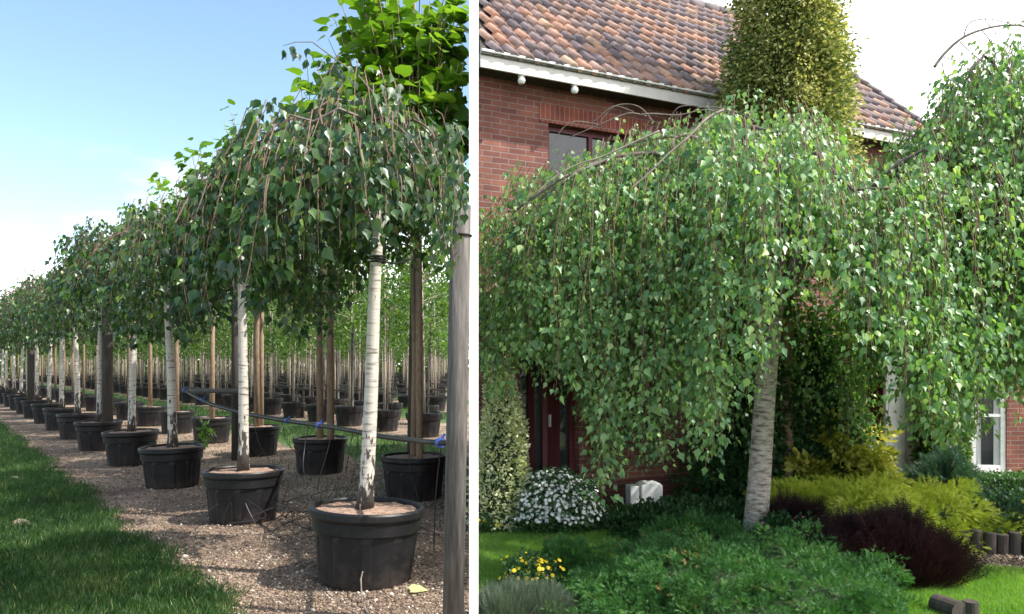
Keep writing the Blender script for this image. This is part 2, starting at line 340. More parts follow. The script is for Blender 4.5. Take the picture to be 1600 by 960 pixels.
# ------------------------------------------------------------------ house
uang = math.atan2(.434, .901)
house = empty('brick_house', (1.296, 9.15, 0), uang, 'red brick house with grey fascia and mottled clay tile roof behind the weeping birch', 'house')
M['brick'] = brickmat('red_brick', (.235,.088,.060), (.15,.052,.042), (.25,.19,.165))
M['brickdark'] = brickmat('dark_brick', (.14,.045,.035), (.10,.035,.03), (.15,.11,.09))
def skew(wd): return -1.837+.415*wd
TR, WD, EZ, RZ, RW = 5.22, 5.6, 4.92, 7.85, 2.8
def wallbox(b, t0, t1, z0, z1): b.box(t0, t1, 0, .28, z0, z1)
b = MB()
x0 = skew(0)
wins = [(-.98, .25, 3.35, 4.46), (-1.36, -.574, .12, 2.12), (2.2, 3.3, .8, 2.1), (2.6, 3.8, 3.35, 4.46)]
xs = sorted(set([x0, TR]+[q for v in wins for q in v[:2]]))
for a, c in zip(xs[:-1], xs[1:]):
    op = sorted([(v[2], v[3]) for v in wins if v[0] <= a+1e-6 and v[1] >= c-1e-6]); z = .35 if not any(v[0] <= a+1e-6 and v[1] >= c-1e-6 and v[2] < .35 for v in wins) else None
    z = 0
    for o0, o1 in op: wallbox(b, a, c, z, o0); z = o1
    wallbox(b, a, c, z, EZ)
# skewed west wall, back and east gable
b2 = []
b.v += []; 
b.prism([(skew(0), .28), (skew(0)+.3, .28), (skew(WD)+.3, WD), (skew(WD), WD)], 0, EZ-.02)
b.prism([(skew(WD)+.3, WD-.28), (TR, WD-.28), (TR, WD-.001), (skew(WD)+.3, WD-.001)], 0, EZ-.02)
b.prism([(TR-.28, .28), (TR, .28), (TR, WD-.28), (TR-.28, WD-.28)], 0, EZ-.02)
for t in (TR-.1,):
    b.poly([(t, 0, EZ-.02), (t, WD, EZ-.02), (t, RW, RZ-.12)])
b.poly([(skew(0)+.03, 0, EZ-.02), (skew(WD)+.03, WD, EZ-.02), (skew(RW)+.03, RW, RZ-.12)])
b.build('wall', M['brick'], house)
p = MB(); p.box(x0, -1.362, -.03, -.003, 0, .34).box(-.572, TR, -.03, -.003, 0, .34); p.build('plinth', M['brickdark'], house)
# soldier courses over the openings
M['soldier'] = brickmat('soldier_brick', (.30,.075,.04), (.2,.05,.035), (.28,.2,.17), .0625, .25)
for v in wins[:1]+wins[3:]: p = MB(); p.box(v[0]-.12, v[1]+.12, -.012, -.002, v[3], v[3]+.21); p.build('lintel', M['soldier'], house)
p = MB(); p.box(-1.42, -.52, -.012, -.002, 2.12, 2.30); p.build('lintel', M['soldier'], house)
M['glass'] = plain('dark_glass', (.03,.035,.04), .08, .8)
M['maroon'] = plain('maroon_paint', (.10,.012,.018), .45)
M['curtain'] = surf('curtain', [(.5,.5,.52), (.72,.72,.74)], 3, stretch=(14,14,.4))
M['darkcurtain'] = surf('maroon_curtain', [(.035,.008,.010), (.09,.012,.018)], 3, stretch=(9,9,.3))
def window(v, parent, fm, y=.09, fr=.06, mull=1, cur=True):
    t0, t1, z0, z1 = v; f = MB()
    f.box(t0, t0+fr, y, y+.07, z0, z1).box(t1-fr, t1, y, y+.07, z0, z1).box(t0+fr, t1-fr, y, y+.07, z1-fr, z1).box(t0+fr, t1-fr, y, y+.07, z0, z0+fr)
    for i in range(mull): c = t0+(t1-t0)*(i+1)/(mull+1); f.box(c-.025, c+.025, y+.002, y+.068, z0+fr, z1-fr)
    wo = f.build('window', fm, parent)
    q = MB(); q.box(t0+fr*.5, t1-fr*.5, y+.03, y+.04, z0+fr*.5, z1-fr*.5); q.build('pane', M['glass'], wo)
    if cur:
        c = MB(); n = 22
        for side in ((t0+fr, t0+.32*(t1-t0)), (t1-.32*(t1-t0), t1-fr)):
            for i in range(n):
                a = side[0]+(side[1]-side[0])*i/n; e = side[0]+(side[1]-side[0])*(i+1)/n
                c.poly([(a, y+.024+.004*math.sin(i*1.9), z0+fr), (e, y+.024+.004*math.sin((i+1)*1.9), z0+fr), (e, y+.024+.004*math.sin((i+1)*1.9), z1-fr), (a, y+.024+.004*math.sin(i*1.9), z1-fr)])
        c.build('curtain', M['curtain'], wo)
    s = MB(); s.box(t0-.05, t1+.05, -.06, y, z0-.06, z0-.002); s.build('sill', M['brickdark'] if fm is M['maroon'] else fm, wo)
    return wo
window(wins[0], house, M['maroon'], cur=False); window(wins[3], house, M['maroon']); window(wins[2], house, M['maroon'])
d = MB(); v = wins[1]
d.box(v[0], v[0]+.07, .1, .18, v[2], v[3]).box(v[1]-.07, v[1], .1, .18, v[2], v[3]).box(v[0]+.07, v[1]-.07, .1, .18, v[3]-.07, v[3]).box(v[0]+.36, v[0]+.42, .1, .17, v[2], v[3]-.07)
d.box(v[0]+.07, v[1]-.07, .1, .17, v[2], v[2]+.25)
door = d.build('door', M['maroon'], house)
q = MB(); q.box(v[0]+.07, v[1]-.07, .145, .155, v[2]+.25, v[3]-.07); q.build('pane', M['glass'], door)
c = MB()
for s0, s1 in ((v[0]+.18, v[0]+.27), (v[0]+.43, v[0]+.60)):
    c.box(s0, s1, .128, .14, v[2]+.25, v[3]-.07)
c.build('curtain', M['darkcurtain'], door)
q = MB(); q.box(v[0]+.70-.27, v[0]+.72-.27, .06, .1, 1.0, 1.14); q.build('handle', M['offwhite'], door)
q = MB(); q.box(x0+.02, -.42, -.42, -.001, 2.36, 2.42); q.build('door_canopy', M['darktimber'], house)
q = MB(); q.box(x0+.02, -.42, -.35, 0, -.0, .1); q.build('door_step', M['brickdark'], house)
# fascia, gutter, soffit
lo = skew(-.34)
f = MB(); f.box(lo+.02, TR+.18, -.32, -.295, EZ-.10, EZ+.06); f.build('fascia', M['offwhite'], house, bevel=.004)
f = MB(); f.box(lo+.02, TR+.18, -.294, -.001, EZ-.06, EZ-.045); f.build('soffit', M['darktimber'], house)
f = MB(); f.box(lo+.02, TR+.18, -.36, -.322, EZ+.055, EZ+.085); f.build('gutter', M['white'], house, bevel=.008)
for t in (-1.46, -.80):
    k = MB(); k.lathe([(.0, EZ-.19), (.028, EZ-.185), (.042, EZ-.16), (.038, EZ-.13), (.02, EZ-.11), (.018, EZ-.1)], 12, c=(t, -.28)); k.box(t-.03, t+.03, -.31, -.25, EZ-.105, EZ-.085)
    k.build('eave_lamp', M['white'], house, smooth=False)
# roof tiles
sl_len = math.hypot(RW+.34, RZ-EZ-.05); pt = math.atan2(RZ-EZ-.05, RW+.34)
def tiles(front=True):
    V = []; Fc = []; col = []
    tw, rl = .182, .30; rows = int(sl_len/rl)+1; r2 = random.Random(3)
    for j in range(rows):
        s0 = j*rl; s1 = min(s0+rl*1.1, sl_len)
        ya = -.34+s0*math.cos(pt); tl = skew(ya if front else WD-ya)
        n0 = int((tl)/tw)-1; n1 = int((TR+.16)/tw)
        for i in range(n0, n1):
            t0 = i*tw
            if t0 < tl: continue
            cv = r2.random(); jit = r2.uniform(-.004, .004); ms = 7; base = len(V)
            for (s, lift, dz) in ((s0+jit, .044, 0), (s1, .004, 0), (s0+jit, .044, -.040)):
                for k in range(ms+1):
                    u = k/ms; t = t0+tw*u*1.03
                    prof = .036*math.sin(u*2*math.pi*.98-.4)
                    h = lift+prof+dz
                    y = -.34+s*math.cos(pt)-h*math.sin(pt); z = EZ+.05+s*math.sin(pt)+h*math.cos(pt)
                    V.append((t, y if front else WD-y, z))
            for k in range(ms):
                a = base+k
                Fc.append((a, a+1, a+ms+2, a+ms+1)); col.append(cv)
                Fc.append((a+2*(ms+1), a+2*(ms+1)+1, a+1, a)); col.append(cv)
    me = bpy.data.meshes.new('roof'); me.from_pydata(V, [], Fc)
    at = me.attributes.new('rnd', 'FLOAT', 'FACE'); at.data.foreach_set('value', np.array(col, np.float32))
    me.materials.append(M['tile']); me.polygons.foreach_set('use_smooth', [True]*len(Fc)); me.update(); return me
M['tile'] = attrmat('clay_tile', [(0,(.13,.105,.115)), (.3,(.20,.155,.16)), (.52,(.26,.18,.16)), (.72,(.34,.215,.165)), (.88,(.43,.225,.15)), (1,(.45,.32,.22))], .75, 4.5, .5)
rf = linkm('roof', tiles(True), house)
linkm('roof', tiles(False), house)
# boarding under the tiles
u = MB()
e = .03
u.poly([(skew(-.34)+.01, -.34, EZ+.03), (TR+.15, -.34, EZ+.03), (TR+.15, RW, RZ-.02), (skew(RW)+.01, RW, RZ-.02)])
u.poly([(skew(WD+.3)+.01, WD+.34, EZ+.03), (TR+.15, WD+.34, EZ+.03), (TR+.15, RW, RZ-.02), (skew(RW)+.01, RW, RZ-.02)])
u.build('roof_boarding', M['darktimber'], house)
rdg = MB(); t = skew(RW); i = 0
while t < TR+.1:
    rdg.tube([(t, RW, RZ+.0), (t+.34, RW, RZ+.012)], [.10, .115], 10); t += .32
ro = rdg.build('ridge_tiles', M['tile'], house, smooth=True)
vg = MB()
for s in np.arange(0, sl_len-.1, .3):
    p0 = (TR+.17, -.34+s*math.cos(pt), EZ+.07+s*math.sin(pt)); s2 = s+.32
    vg.tube([p0, (TR+.17, -.34+s2*math.cos(pt), EZ+.06+s2*math.sin(pt))], [.07, .055], 8)
vg.build('verge_tiles', M['tile'], house, smooth=True)

# one storey extension to the right
ext = empty('brick_extension', (0, 0, 0), 0, 'single storey brick extension with a white sash window at the right of the garden', 'extension')
DY = 10.5
bx0, bx1 = X(1384, DY), 11.0
ew = (X(1518, DY), X(1573, DY), .27, 1.9); ed = (X(1386, DY), X(1432, DY), .1, 2.1)
b = MB()
xs = [bx0, ed[1], ew[0], ew[1], bx1]
b.box(ed[0]-.02, ed[1], DY+.001, DY+.25, 2.1, 2.6)
b.box(ed[1], ew[0], DY, DY+.25, 0, 2.6)
b.box(ew[0], ew[1], DY, DY+.25, 0, ew[2]).box(ew[0], ew[1], DY, DY+.25, ew[3], 2.6)
b.box(ew[1], bx1, DY, DY+.25, 0, 2.6).box(bx1-.25, bx1, DY+.25, 14, 0, 2.6)
M['brick2'] = brickmat('pale_red_brick', (.30,.10,.07), (.22,.08,.06), (.32,.25,.21))
b.build('wall', M['brick2'], ext)
f = MB(); f.box(bx0-.15, bx1+.15, DY-.15, 14, 2.602, 2.78); f.build('flat_roof', M['darktimber'], ext)
we = empty('window', (0, DY, 0)); we.parent = ext
wo = window(ew, ext, M['white'], .02, .07, 0, True)
for o in [wo]: o.location = (0, DY, 0)
q = MB(); q.box(ew[0]+.07, ew[1]-.07, .02, .06, 1.0, 1.04); q.build('sash_bar', M['white'], wo)
bpy.data.objects.remove(we)
d = MB(); d.box(ed[0], ed[0]+.27, DY+.04, DY+.12, ed[2], ed[3]).box(ed[0]+.30, ed[1]-.001, DY+.05, DY+.14, ed[2], ed[3]); dd = d.build('door', M['white'], ext, bevel=.01)
q = MB(); q.box(ed[0]+.275, ed[0]+.295, DY+.03, DY+.1, ed[2], ed[3]); q.build('door_edge', M['offwhite'], dd)

# ------------------------------------------------------------------ white post, added in place of the white dividing strip
pm = MB(); wdt = 14/F*5.0; pxm = X(740, 5.0)
pm.box(-wdt/2, wdt/2, -wdt/2, wdt/2, 0, 4.55)
po = empty('divider_stand_in', (pxm, 5.03, 0), 0, 'added tall slim white post in place of the white dividing strip between the tree nursery and the house garden', 'post')
pm.build('shaft', M['postwhite'], po)
pc = MB(); pc.box(-.04, .04, -.04, .04, 4.55, 4.58); pc.v += []; pc.build('cap', M['postwhite'], po)
pc = MB(); pc.box(-.07, .07, -.07, .07, 0, .02); pc.build('base_plate', M['postwhite'], po)

# ------------------------------------------------------------------ nursery pots
def potmeshes():
    b = MB(); Rr = .445
    prof = [(.30,0),(.355,.0),(.362,.02),(.375,.13),(.398,.36),(.405,.40),(.425,.41),(.430,.50),(.445,.515),(.452,.53),(.452,.572),(.442,.586),(.424,.586),(.416,.572),(.412,.50)]
    def mod(g, i):
        if i in (2, 3, 4):
            q = (g*10/(2*math.pi)) % 1
            return 1.0+(.022 if q < .28 else 0)
        return 1
    b.lathe(prof, 100, mod)
    s = MB(); n = 40; rings = 8
    s.v.append((0, 0, .565))
    for r_ in range(1, rings+1):
        for k in range(n):
            g_ = 2*math.pi*k/n; rr = .416*r_/rings
            x, y = rr*math.cos(g_), rr*math.sin(g_)
            s.v.append((x, y, .55+.022*mn.noise(Vector((x*9, y*9, 3)))+.02*(1-(r_/rings)**2)))
    for k in range(n): s.f.append((0, 1+k, 1+(k+1) % n))
    for r_ in range(rings-1):
        for k in range(n):
            a = 1+r_*n+k; c = 1+r_*n+(k+1) % n; s.f.append((a, a+n, c+n, c))
    pm = b.mesh('pot', M['pot'], False); sm = s.mesh('soil', M['soil'], True)
    far = MB(); far.lathe([(.355,0),(.405,.40),(.43,.41),(.452,.53),(.452,.58),(.42,.586),(.41,.55),(.0,.56)], 14)
    fm = far.mesh('pot', M['pot'])
    return pm, sm, fm
POT, SOIL, FARPOT = potmeshes()
def pot(x, y, label, group=None, tilt=(0, 0), sc_=1, far=False):
    if far:
        o = linkm('nursery_pot', FARPOT, None, (x, y, 0)); tag(o, label, 'pot', group); o.scale = (sc_,)*3; o.rotation_euler = (0, 0, random.uniform(0, 6)); return o
    e = empty('nursery_pot', (x, y, 0), random.uniform(0, 6), label, 'pot', group)
    e.rotation_euler = (tilt[0], tilt[1], 0); e.scale = (sc_,)*3
    a = linkm('shell', POT, e); a.rotation_euler.z = random.uniform(0, 6); linkm('soil', SOIL, e); return e

# ------------------------------------------------------------------ weeping birches
def weeping(seed, Rx, Ry, top, drop, zb, ns, lsz, spc, mat, clip=None, inner=.45, limbs=14, graft=2.35, out=.12, tw=.0035, limbr=.014, zjit=.25, arch=.25, zoff=None, sp=.07, gap=-.17, rag=.10):
    """local coords, z from tree base. top: dome height, drop: fall of the dome at the rim, zb(x,y)->lower end"""
    r = np.random.default_rng(seed); Pp = []; Dd = []; mb = MB(); lm = MB()
    for i in range(ns):
        th = r.uniform(0, 2*math.pi); rho = math.sqrt(r.uniform(.02, 1.0)); rr = rho*(1+.07*math.sin(3*th+seed)+.06*math.sin(7*th))
        x = Rx*rr*math.cos(th); y = Ry*rr*math.sin(th)
        if gap and rho > .35 and mn.noise(Vector((x*3.1, y*3.1, seed*1.7))) < gap-.5*0: 
            if r.uniform() < .8: continue
        z = top-drop*rho**2.2+r.normal()*rag+(r.uniform(.08, .28) if r.uniform() < .035 else 0)+.12*mn.noise(Vector((x*1.4, y*1.4, seed)))
        if zoff: z -= zoff(x, y)
        low = zb(x, y)+abs(r.normal())*zjit
        ln = z-low
        if rho < .7: ln = min(ln, inner+r.uniform(0, .5))
        if ln < .15: ln = .15
        # twig path : short outward arc, then hangs
        c = Vector((math.cos(th), math.sin(th), 0)); pts = []; n = max(4, int(ln/.16)); ph = r.uniform(0, 6); am = r.uniform(.01, .035)
        up = r.uniform(.0, arch*.5)
        bx, by = x, y
        for k in range(n+1):
            q = k/n; s = q*ln
            oo = out*(1-math.exp(-s*5))*r.uniform(.9, 1.1)
            pts.append(Vector((bx+c.x*oo+am*math.sin(ph+s*6), by+c.y*oo+am*math.cos(ph*2+s*5), z-s+up*math.exp(-s*7)*(1 if k else .0))))
        if clip is None or all(clip(p_.x, p_.y) for p_ in pts):
            mb.tube(pts, [tw*(1.3-.7*k/n) for k in range(n+1)], 3, False)
        m_ = int(ln/spc); 
        if m_ < 3: m_ = 3
        nk = max(2, m_//9); S = np.sort(np.clip(np.where(r.uniform(size=m_) < .6, r.uniform(0, 1, nk)[r.integers(0, nk, m_)]+r.normal(size=m_)*.035/max(ln, .3), r.uniform(0, 1, m_)), 0, 1)); PA = np.array([tuple(p_) for p_ in pts])
        idx = S*n; i0 = np.minimum(idx.astype(int), n-1); fr = (idx-i0)[:, None]
        base = PA[i0]*(1-fr)+PA[i0+1]*fr
        a = r.uniform(0, 2*math.pi, m_); side = np.stack([np.cos(a), np.sin(a), r.uniform(-.5, .3, m_)], 1)
        base = base+side*(r.uniform(.01, sp, m_)[:, None])
        d = side*.55+np.array([c.x*.15, c.y*.15, -1.0])+r.normal(size=(m_, 3))*.25
        Pp.append(base); Dd.append(d)
    for i in range(limbs):
        th = 2*math.pi*(i+r.uniform(-.3, .3))/limbs; ln = r.uniform(.55, .98); pts = []
        for k in range(9):
            q = k/8; rr = ln*q
            z = graft+(top-graft+.02)*(1-(1-q)**2.6) - drop*max(0, rr)**2.2*1.0 + arch*.6*math.sin(q*math.pi)*r.uniform(.8, 1.2)*.5
            x = Rx*rr*math.cos(th+.25*math.sin(q*3+i)); y = Ry*rr*math.sin(th+.25*math.sin(q*3+i))
            if clip and not clip(x, y): break
            if zoff: z -= zoff(x, y)+.06
            pts.append((x, y, z))
        if len(pts) > 2: lm.tube(pts, [limbr*(1-.8*k/8)+.003 for k in range(len(pts))], 6)
    Pp = np.concatenate(Pp); Dd = np.concatenate(Dd)
    if clip:
        k = np.array([clip(p_[0], p_[1]) for p_ in Pp]); Pp = Pp[k]; Dd = Dd[k]
    n = len(Pp); sz = lsz*np.clip(r.lognormal(-.12, .3, n), .4, 1.6)
    nr = r.normal(size=(n, 3))*.9; nr[:, :2] += unit(Pp[:, :2])*.9; nr[:, 2] += .35
    lf = leafmesh('crown', Pp, Dd, sz, np.clip(r.beta(2, 2.2, n), 0, 1)**1.0, T_BIRCH, mat, nr)
    return lf, mb, lm
def trunkmb(h, r0, r1, lean=(0, 0), n=14, wob=.02, seed=0, flare=.25, seg=14):
    b = MB(); pts = []; rad = []
    for k in range(seg+1):
        q = k/seg
        pts.append((lean[0]*q+wob*math.sin(q*5+seed)*q, lean[1]*q+wob*math.cos(q*4+seed)*q, h*q)); rad.append(r0+(r1-r0)*q+r0*flare*math.exp(-q*h*12))
    b.tube(pts, rad, n); return b
ORD = ['first', 'second', 'third', 'fourth', 'fifth', 'sixth', 'seventh', 'eighth', 'ninth', 'tenth', 'eleventh', 'twelfth', 'thirteenth', 'fourteenth']
BZ = .55
variants = []
def make_birch(seed, ns, clip=None, lsz=.078, lean=(.06, 0), R_=1.28, top=3.05, rot_unused=0):
    lf, mb, lm = weeping(seed, R_, R_, top, .75, lambda x, y: 1.90+.32*math.sin(x*2.6+seed)+.28*math.cos(y*3.1), ns, lsz, .034, M['birchleaf'], clip=clip, inner=.7, graft=2.35, zjit=.4, rag=.15, sp=.12)
    t = trunkmb(2.42, .062, .043, lean, seed=seed)
    k0 = len(mb.v); mb.v += lm.v; mb.f += [tuple(i+k0 for i in f) for f in lm.f]
    return lf, mb.mesh('branches', M['twig']), None, t.mesh('trunk', M['bark'], True)
def place_birch(v, x, y, label, group, rz, szz=1.0, s=1.0, flip=1):
    e = empty('weeping_birch', (x, y, BZ), rz, label, 'tree', group); e.scale = (s*flip, s, szz)
    linkm('trunk', v[3], e); linkm('crown', v[0], e); linkm('branches', v[1], e)
    return e
def clipN(cx, cy, px=732): 
    k = (px-800)/F
    return lambda x, y: (x+cx) < k*(y+cy)
EXTRA = []
V0 = make_birch(1, 760, clipN(*row(0, 0), 731), lean=(.13, 0), R_=1.22, top=3.12)
Vs = [make_birch(s, 500, R_=q) for s, q in ((2, 1.3), (3, 1.15), (4, 1.22), (5, 1.28))]
GA = 'weeping birches in the front row of pots'; GP = 'pots of the front row beside the gravel strip'
for k in range(26):
    x, y = row(0, 2.99*k)
    x += random.uniform(-.04, .04)*(k > 0); y += random.uniform(-.05, .05)*(k > 0)
    if k < 12:
        lp = f'{ORD[k]} black pot from the front in the birch row beside the grass' if k else 'largest black plastic pot, nearest the viewer, under the front weeping birch'
        lt = f'{ORD[k]} white stemmed weeping birch from the front in the row beside the grass' if k else 'nearest white stemmed weeping birch, its dark leaves reaching the timber post'
    else:
        lp = 'black pot at the far end of the birch row beside the grass'; lt = 'weeping birch at the far end of the row beside the grass'
    if k == 0: pot(x, y, lp, GP, (R(-1), R(2.2)), 1.0); e = place_birch(V0, x, y, lt, GA, 0); front = e
    else:
        pot(x, y, lp, GP, (random.uniform(-.02, .02), random.uniform(-.02, .02)), random.uniform(.95, 1.0), far=k > 16)
        place_birch(Vs[k % 4], x, y, lt, GA, k*1.9, (1.0+.018*k)*(.97, 1.04, .99, 1.08, .94)[k % 5], (1.02, .95, 1.05)[k % 3])
# stray bare whip over the first crown, with a few hanging leaves
e0 = np.array([*row(0, 0), BZ])
def wl(px, py, d): return tuple(np.array(P3(px, py, d))-e0)
mb = MB(); pts = [wl(640, 215, 6.0), wl(600, 165, 5.9), wl(560, 118, 5.85), (wl(520, 90, 5.8)), wl(488, 66, 5.8), wl(462, 66, 5.8), wl(442, 72, 5.8)]
mb.tube(pts, [.010, .009, .007, .005, .004, .003, .002], 5)
mb.tube([wl(600, 200, 5.6), wl(560, 182, 5.5), wl(530, 170, 5.4), wl(490, 190, 5.4), wl(455, 180, 5.4), wl(430, 205, 5.4)], [.012, .013, .012, .010, .008, .004], 5)
mb.tube([wl(560, 160, 5.8), wl(520, 155, 5.7), wl(470, 185, 5.6), wl(420, 230, 5.6)], [.01, .009, .007, .004], 5)
mb.build('limb', M['limb'], front)
P_ = []; D_ = []
for (px, py) in ((442, 75), (460, 72), (463, 80), (480, 72), (500, 90), (505, 95), (510, 86), (524, 100), (478, 92), (540, 112), (548, 118), (490, 82), (555, 125), (530, 105)):
    for _ in range(2): P_.append(wl(px+random.uniform(-3, 3), py+random.uniform(0, 4), 5.8)); D_.append((random.uniform(-.3, .3), random.uniform(-.3, .3), -1))
linkm('whip_leaves', leafmesh('whip_leaves', P_, D_, .075*rng.uniform(.7, 1.1, len(P_)), rng.uniform(0, .6, len(P_)), T_BIRCH, M['birchleaf']), front)
P_ = []; D_ = []; hs = MB()
for q in range(9):
    px0 = random.uniform(676, 727); y0 = random.uniform(215, 300); d0 = random.uniform(4.25, 4.5); n_ = 16; x0_ = X(px0, d0); z0_ = Z(y0, d0); ln = random.uniform(.25, .55)
    hs.tube([(x0_-e0[0]+.01*math.sin(i*1.3), d0-e0[1]+.01*math.cos(i), z0_-e0[2]-ln*i/6) for i in range(7)], .0022, 3, False)
    for i in range(n_):
        P_.append((min(x0_+random.uniform(-.05, .05), X(729, d0))-e0[0], d0-e0[1]+random.uniform(-.05, .05), z0_-e0[2]-ln*i/n_)); D_.append((random.uniform(-.6, .3), random.uniform(-.5, .5), -1))
hb = hs.build('hanging_shoot', M['twig'], front)
linkm('shoot_leaves', leafmesh('shoot_leaves', P_, D_, .062*rng.uniform(.7, 1.1, len(P_)), rng.uniform(0, .85, len(P_)), T_BIRCH, M['birchleaf']), hb)
# ties on the front trunk
tb = MB()
for z in (1.98, 2.0, 2.02): 
    q = z/2.42; tb.tube([(.13*q+.056*math.cos(a), .056*math.sin(a), z) for a in np.linspace(0, 6.3, 20)], .010, 5)
tb.tube([(.13*.83, .05, 1.995), (.22, .12, 1.98), (.35, .3, 2.05)], .007, 5)
tb.build('tie', M['rubber'], front)

# ------------------------------------------------------------------ broad leaved trees of the second row
def broad(seed, clip, zmin=2.4, zmax=5.6, Rr=1.25, ns=75, lsz=.21, nl=13, extra=()):
    r = np.random.default_rng(seed); mb = MB(); P_ = []; D_ = []; Nn_ = []
    for i in range(ns):
        th = r.uniform(0, 6.283); q = r.uniform(0, 1); z0 = zmin+(zmax-zmin)*q*.75; 
        rr = Rr*(1-.55*q)*r.uniform(.6, 1.05); z1 = min(z0+r.uniform(.2, 1.1), zmax)
        a = Vector((0, 0, z0-.25)); c = Vector((rr*math.cos(th), rr*math.sin(th), z1))
        mid = (a+c)/2+Vector((rr*.2*math.cos(th), rr*.2*math.sin(th), -.12))
        pts = [a, a.lerp(mid, .6), mid, mid.lerp(c, .6), c]
        if clip is None or (clip(c.x, c.y) and clip(mid.x, mid.y)): mb.tube(pts, [.012, .01, .008, .006, .003], 4)
        for k in range(nl):
            s = r.uniform(.3, 1.02); p_ = a.lerp(mid, min(1, s*2)) if s < .5 else mid.lerp(c, s*2-1)
            aa = r.uniform(0, 6.283); sd = np.array([math.cos(aa), math.sin(aa), r.uniform(-.1, .4)])
            P_.append(np.array(p_)+sd*r.uniform(.03, .14)); D_.append(sd+np.array([0, 0, -.35])+r.normal(size=3)*.2); Nn_.append(r.normal(size=3)*.35+np.array([0, 0, 1]))
    for c in extra:
        a = Vector((0, 0, 3.1)); c = Vector(c); mid = (a+c)/2+Vector((0, 0, .25)); mb.tube([a, mid, c], [.014, .01, .004], 4)
        for k in range(26):
            s = r.uniform(.45, 1.04); p_ = a.lerp(mid, min(1, s*2)) if s < .5 else mid.lerp(c, s*2-1); aa = r.uniform(0, 6.283); sd = np.array([math.cos(aa), math.sin(aa), r.uniform(-.1, .5)])
            P_.append(np.array(p_)+sd*r.uniform(.03, .2)); D_.append(sd+np.array([0, 0, -.35])+r.normal(size=3)*.2); Nn_.append(r.normal(size=3)*.35+np.array([0, 0, 1]))
    P_ = np.array(P_); D_ = np.array(D_); Nn_ = np.array(Nn_)
    if clip: k = np.array([clip(p_[0]+.05, p_[1]) for p_ in P_]); P_ = P_[k]; D_ = D_[k]; Nn_ = Nn_[k]
    n = len(P_)
    mb.tube([(0, 0, 0), (.02, 0, 1.2), (-.01, .01, 2.5), (0, 0, zmax-.6), (.02, 0, zmax)], [.05, .045, .04, .02, .006], 9)
    return leafmesh('crown', P_, D_, lsz*r.uniform(.55, 1.1, n), r.beta(2, 2, n), T_HEART, M['catleaf'], Nn_), mb.mesh('trunk', M['brownbark'], True)
B0 = row(2.2, 3.06)
BC0 = broad(11, clipN(B0[0], B0[1], 729), 2.9, 6.0, 1.75, 190, .21, extra=[tuple(P3(px, py, d)-Vector((B0[0], B0[1], BZ))) for px, py, d in ((470,175,9.2),(500,135,9.0),(540,115,9.3),(575,120,9.0),(600,90,9.4),(455,195,9.0),(520,160,8.8),(560,150,9.0),(630,60,9.5),(640,30,9.4),(660,5,9.6),(690,20,9.2),(500,180,8.8),(645,90,9.2),(610,125,9.0))])
BCs = [broad(s, None, 2.1, 4.7, 1.15, 60, .2) for s in (12, 13)]
def place_broad(v, x, y, label, rz, s=1, sz=1):
    e = empty('broadleaf_tree', (x, y, BZ), rz, label, 'tree', 'broad leaved trees in the second row of pots'); e.scale = (s, s, sz)
    linkm('trunk', v[1], e); linkm('crown', v[0], e); return e
for k in range(22):
    x, y = row(2.2, 3.06+2.99*k)
    if k < 8:
        lt = f'{ORD[k]} broad leaved bright green tree from the right in the second row' if k else 'tall tree with large bright green leaves rising above the nearest birch'
        lp = f'{ORD[k]} black pot from the right in the second row, behind the birches' if k else 'black pot of the second row standing just left of the timber post'
    else: lt = 'broad leaved green tree at the far end of the second row'; lp = 'black pot at the far end of the second row'
    pot(x, y, lp, 'pots of the second row', (0, 0), random.uniform(.93, 1.0), far=k > 5)
    if k == 0: place_broad(BC0, x, y, lt, 0)
    else: place_broad(BCs[k % 2], x, y, lt, k*2.3, 1.1, 1.26 if k < 5 else 1.2)

# ------------------------------------------------------------------ background standards
def standard(seed, zt=4.1, lsz=.12, n=1500, Rr=1.0, zb=1.65):
    r = np.random.default_rng(seed); mb = MB()
    mb.tube([(0,0,0), (.01,0,1.2), (0,.01,2.4), (.01,0,zt-.2)], [.036,.032,.026,.008], 6)
    P_ = []
    nc = 26
    for i in range(nc):
        q = r.uniform(0, 1); th = r.uniform(0, 6.28); rr = Rr*math.sin(math.pi*(.12+.8*q))*r.uniform(.5, 1.0)
        c = np.array([rr*math.cos(th), rr*math.sin(th), zb+(zt-zb)*q])
        mb.tube([(0, 0, c[2]-.25), tuple(c)], [.01, .004], 3, False)
        P_.append(c+r.normal(size=(n//nc, 3))*np.array([.2, .2, .17]))
    P_ = np.concatenate(P_); n = len(P_)
    lf = leafmesh('crown', P_, r.normal(size=(n, 3))+np.array([0, 0, -.4]), lsz*r.uniform(.6, 1.2, n), r.beta(2, 2, n), T_LEAF, M['bgleaf'])
    return lf, mb.mesh('trunk', M['palebark'], True)
T_LEAF[0][:, 0] *= 1.5
SD = [standard(s) for s in (21, 22, 23, 24)]
CANE = MB().tube([(0, 0, 0), (0, 0, 2.35)], .017, 5).mesh('support_cane', M['timber'])
THICK = MB().tube([(0, 0, -.5), (.01, 0, 2.4)], .048, 8).mesh('tree_stake', M['timber'])
cnt = 0; rowoffs = [6.7, 8.7, 12.4, 14.4, 16.4, 20.2, 22.2, 24.2, 28.2, 30.2, 32.2, 36, 38, 40, 44, 46, 48, 52, 54, 56, 60]
cand = []
for ri, off in enumerate(rowoffs):
    for s in np.arange(-40, 110, 2.1):
        s_ = s+(ri*1.3 % 2.1)+random.uniform(-.1, .1)
        x, y = row(off, s_)
        if y < 9 or y > 105: continue
        px = 800+F*x/y
        if px > 728 or px < -90: continue
        if x > NB*y-1.0: continue
        cand.append((y, x, ri))
cand.sort(); rest = cand[285:]; cand = cand[:285]
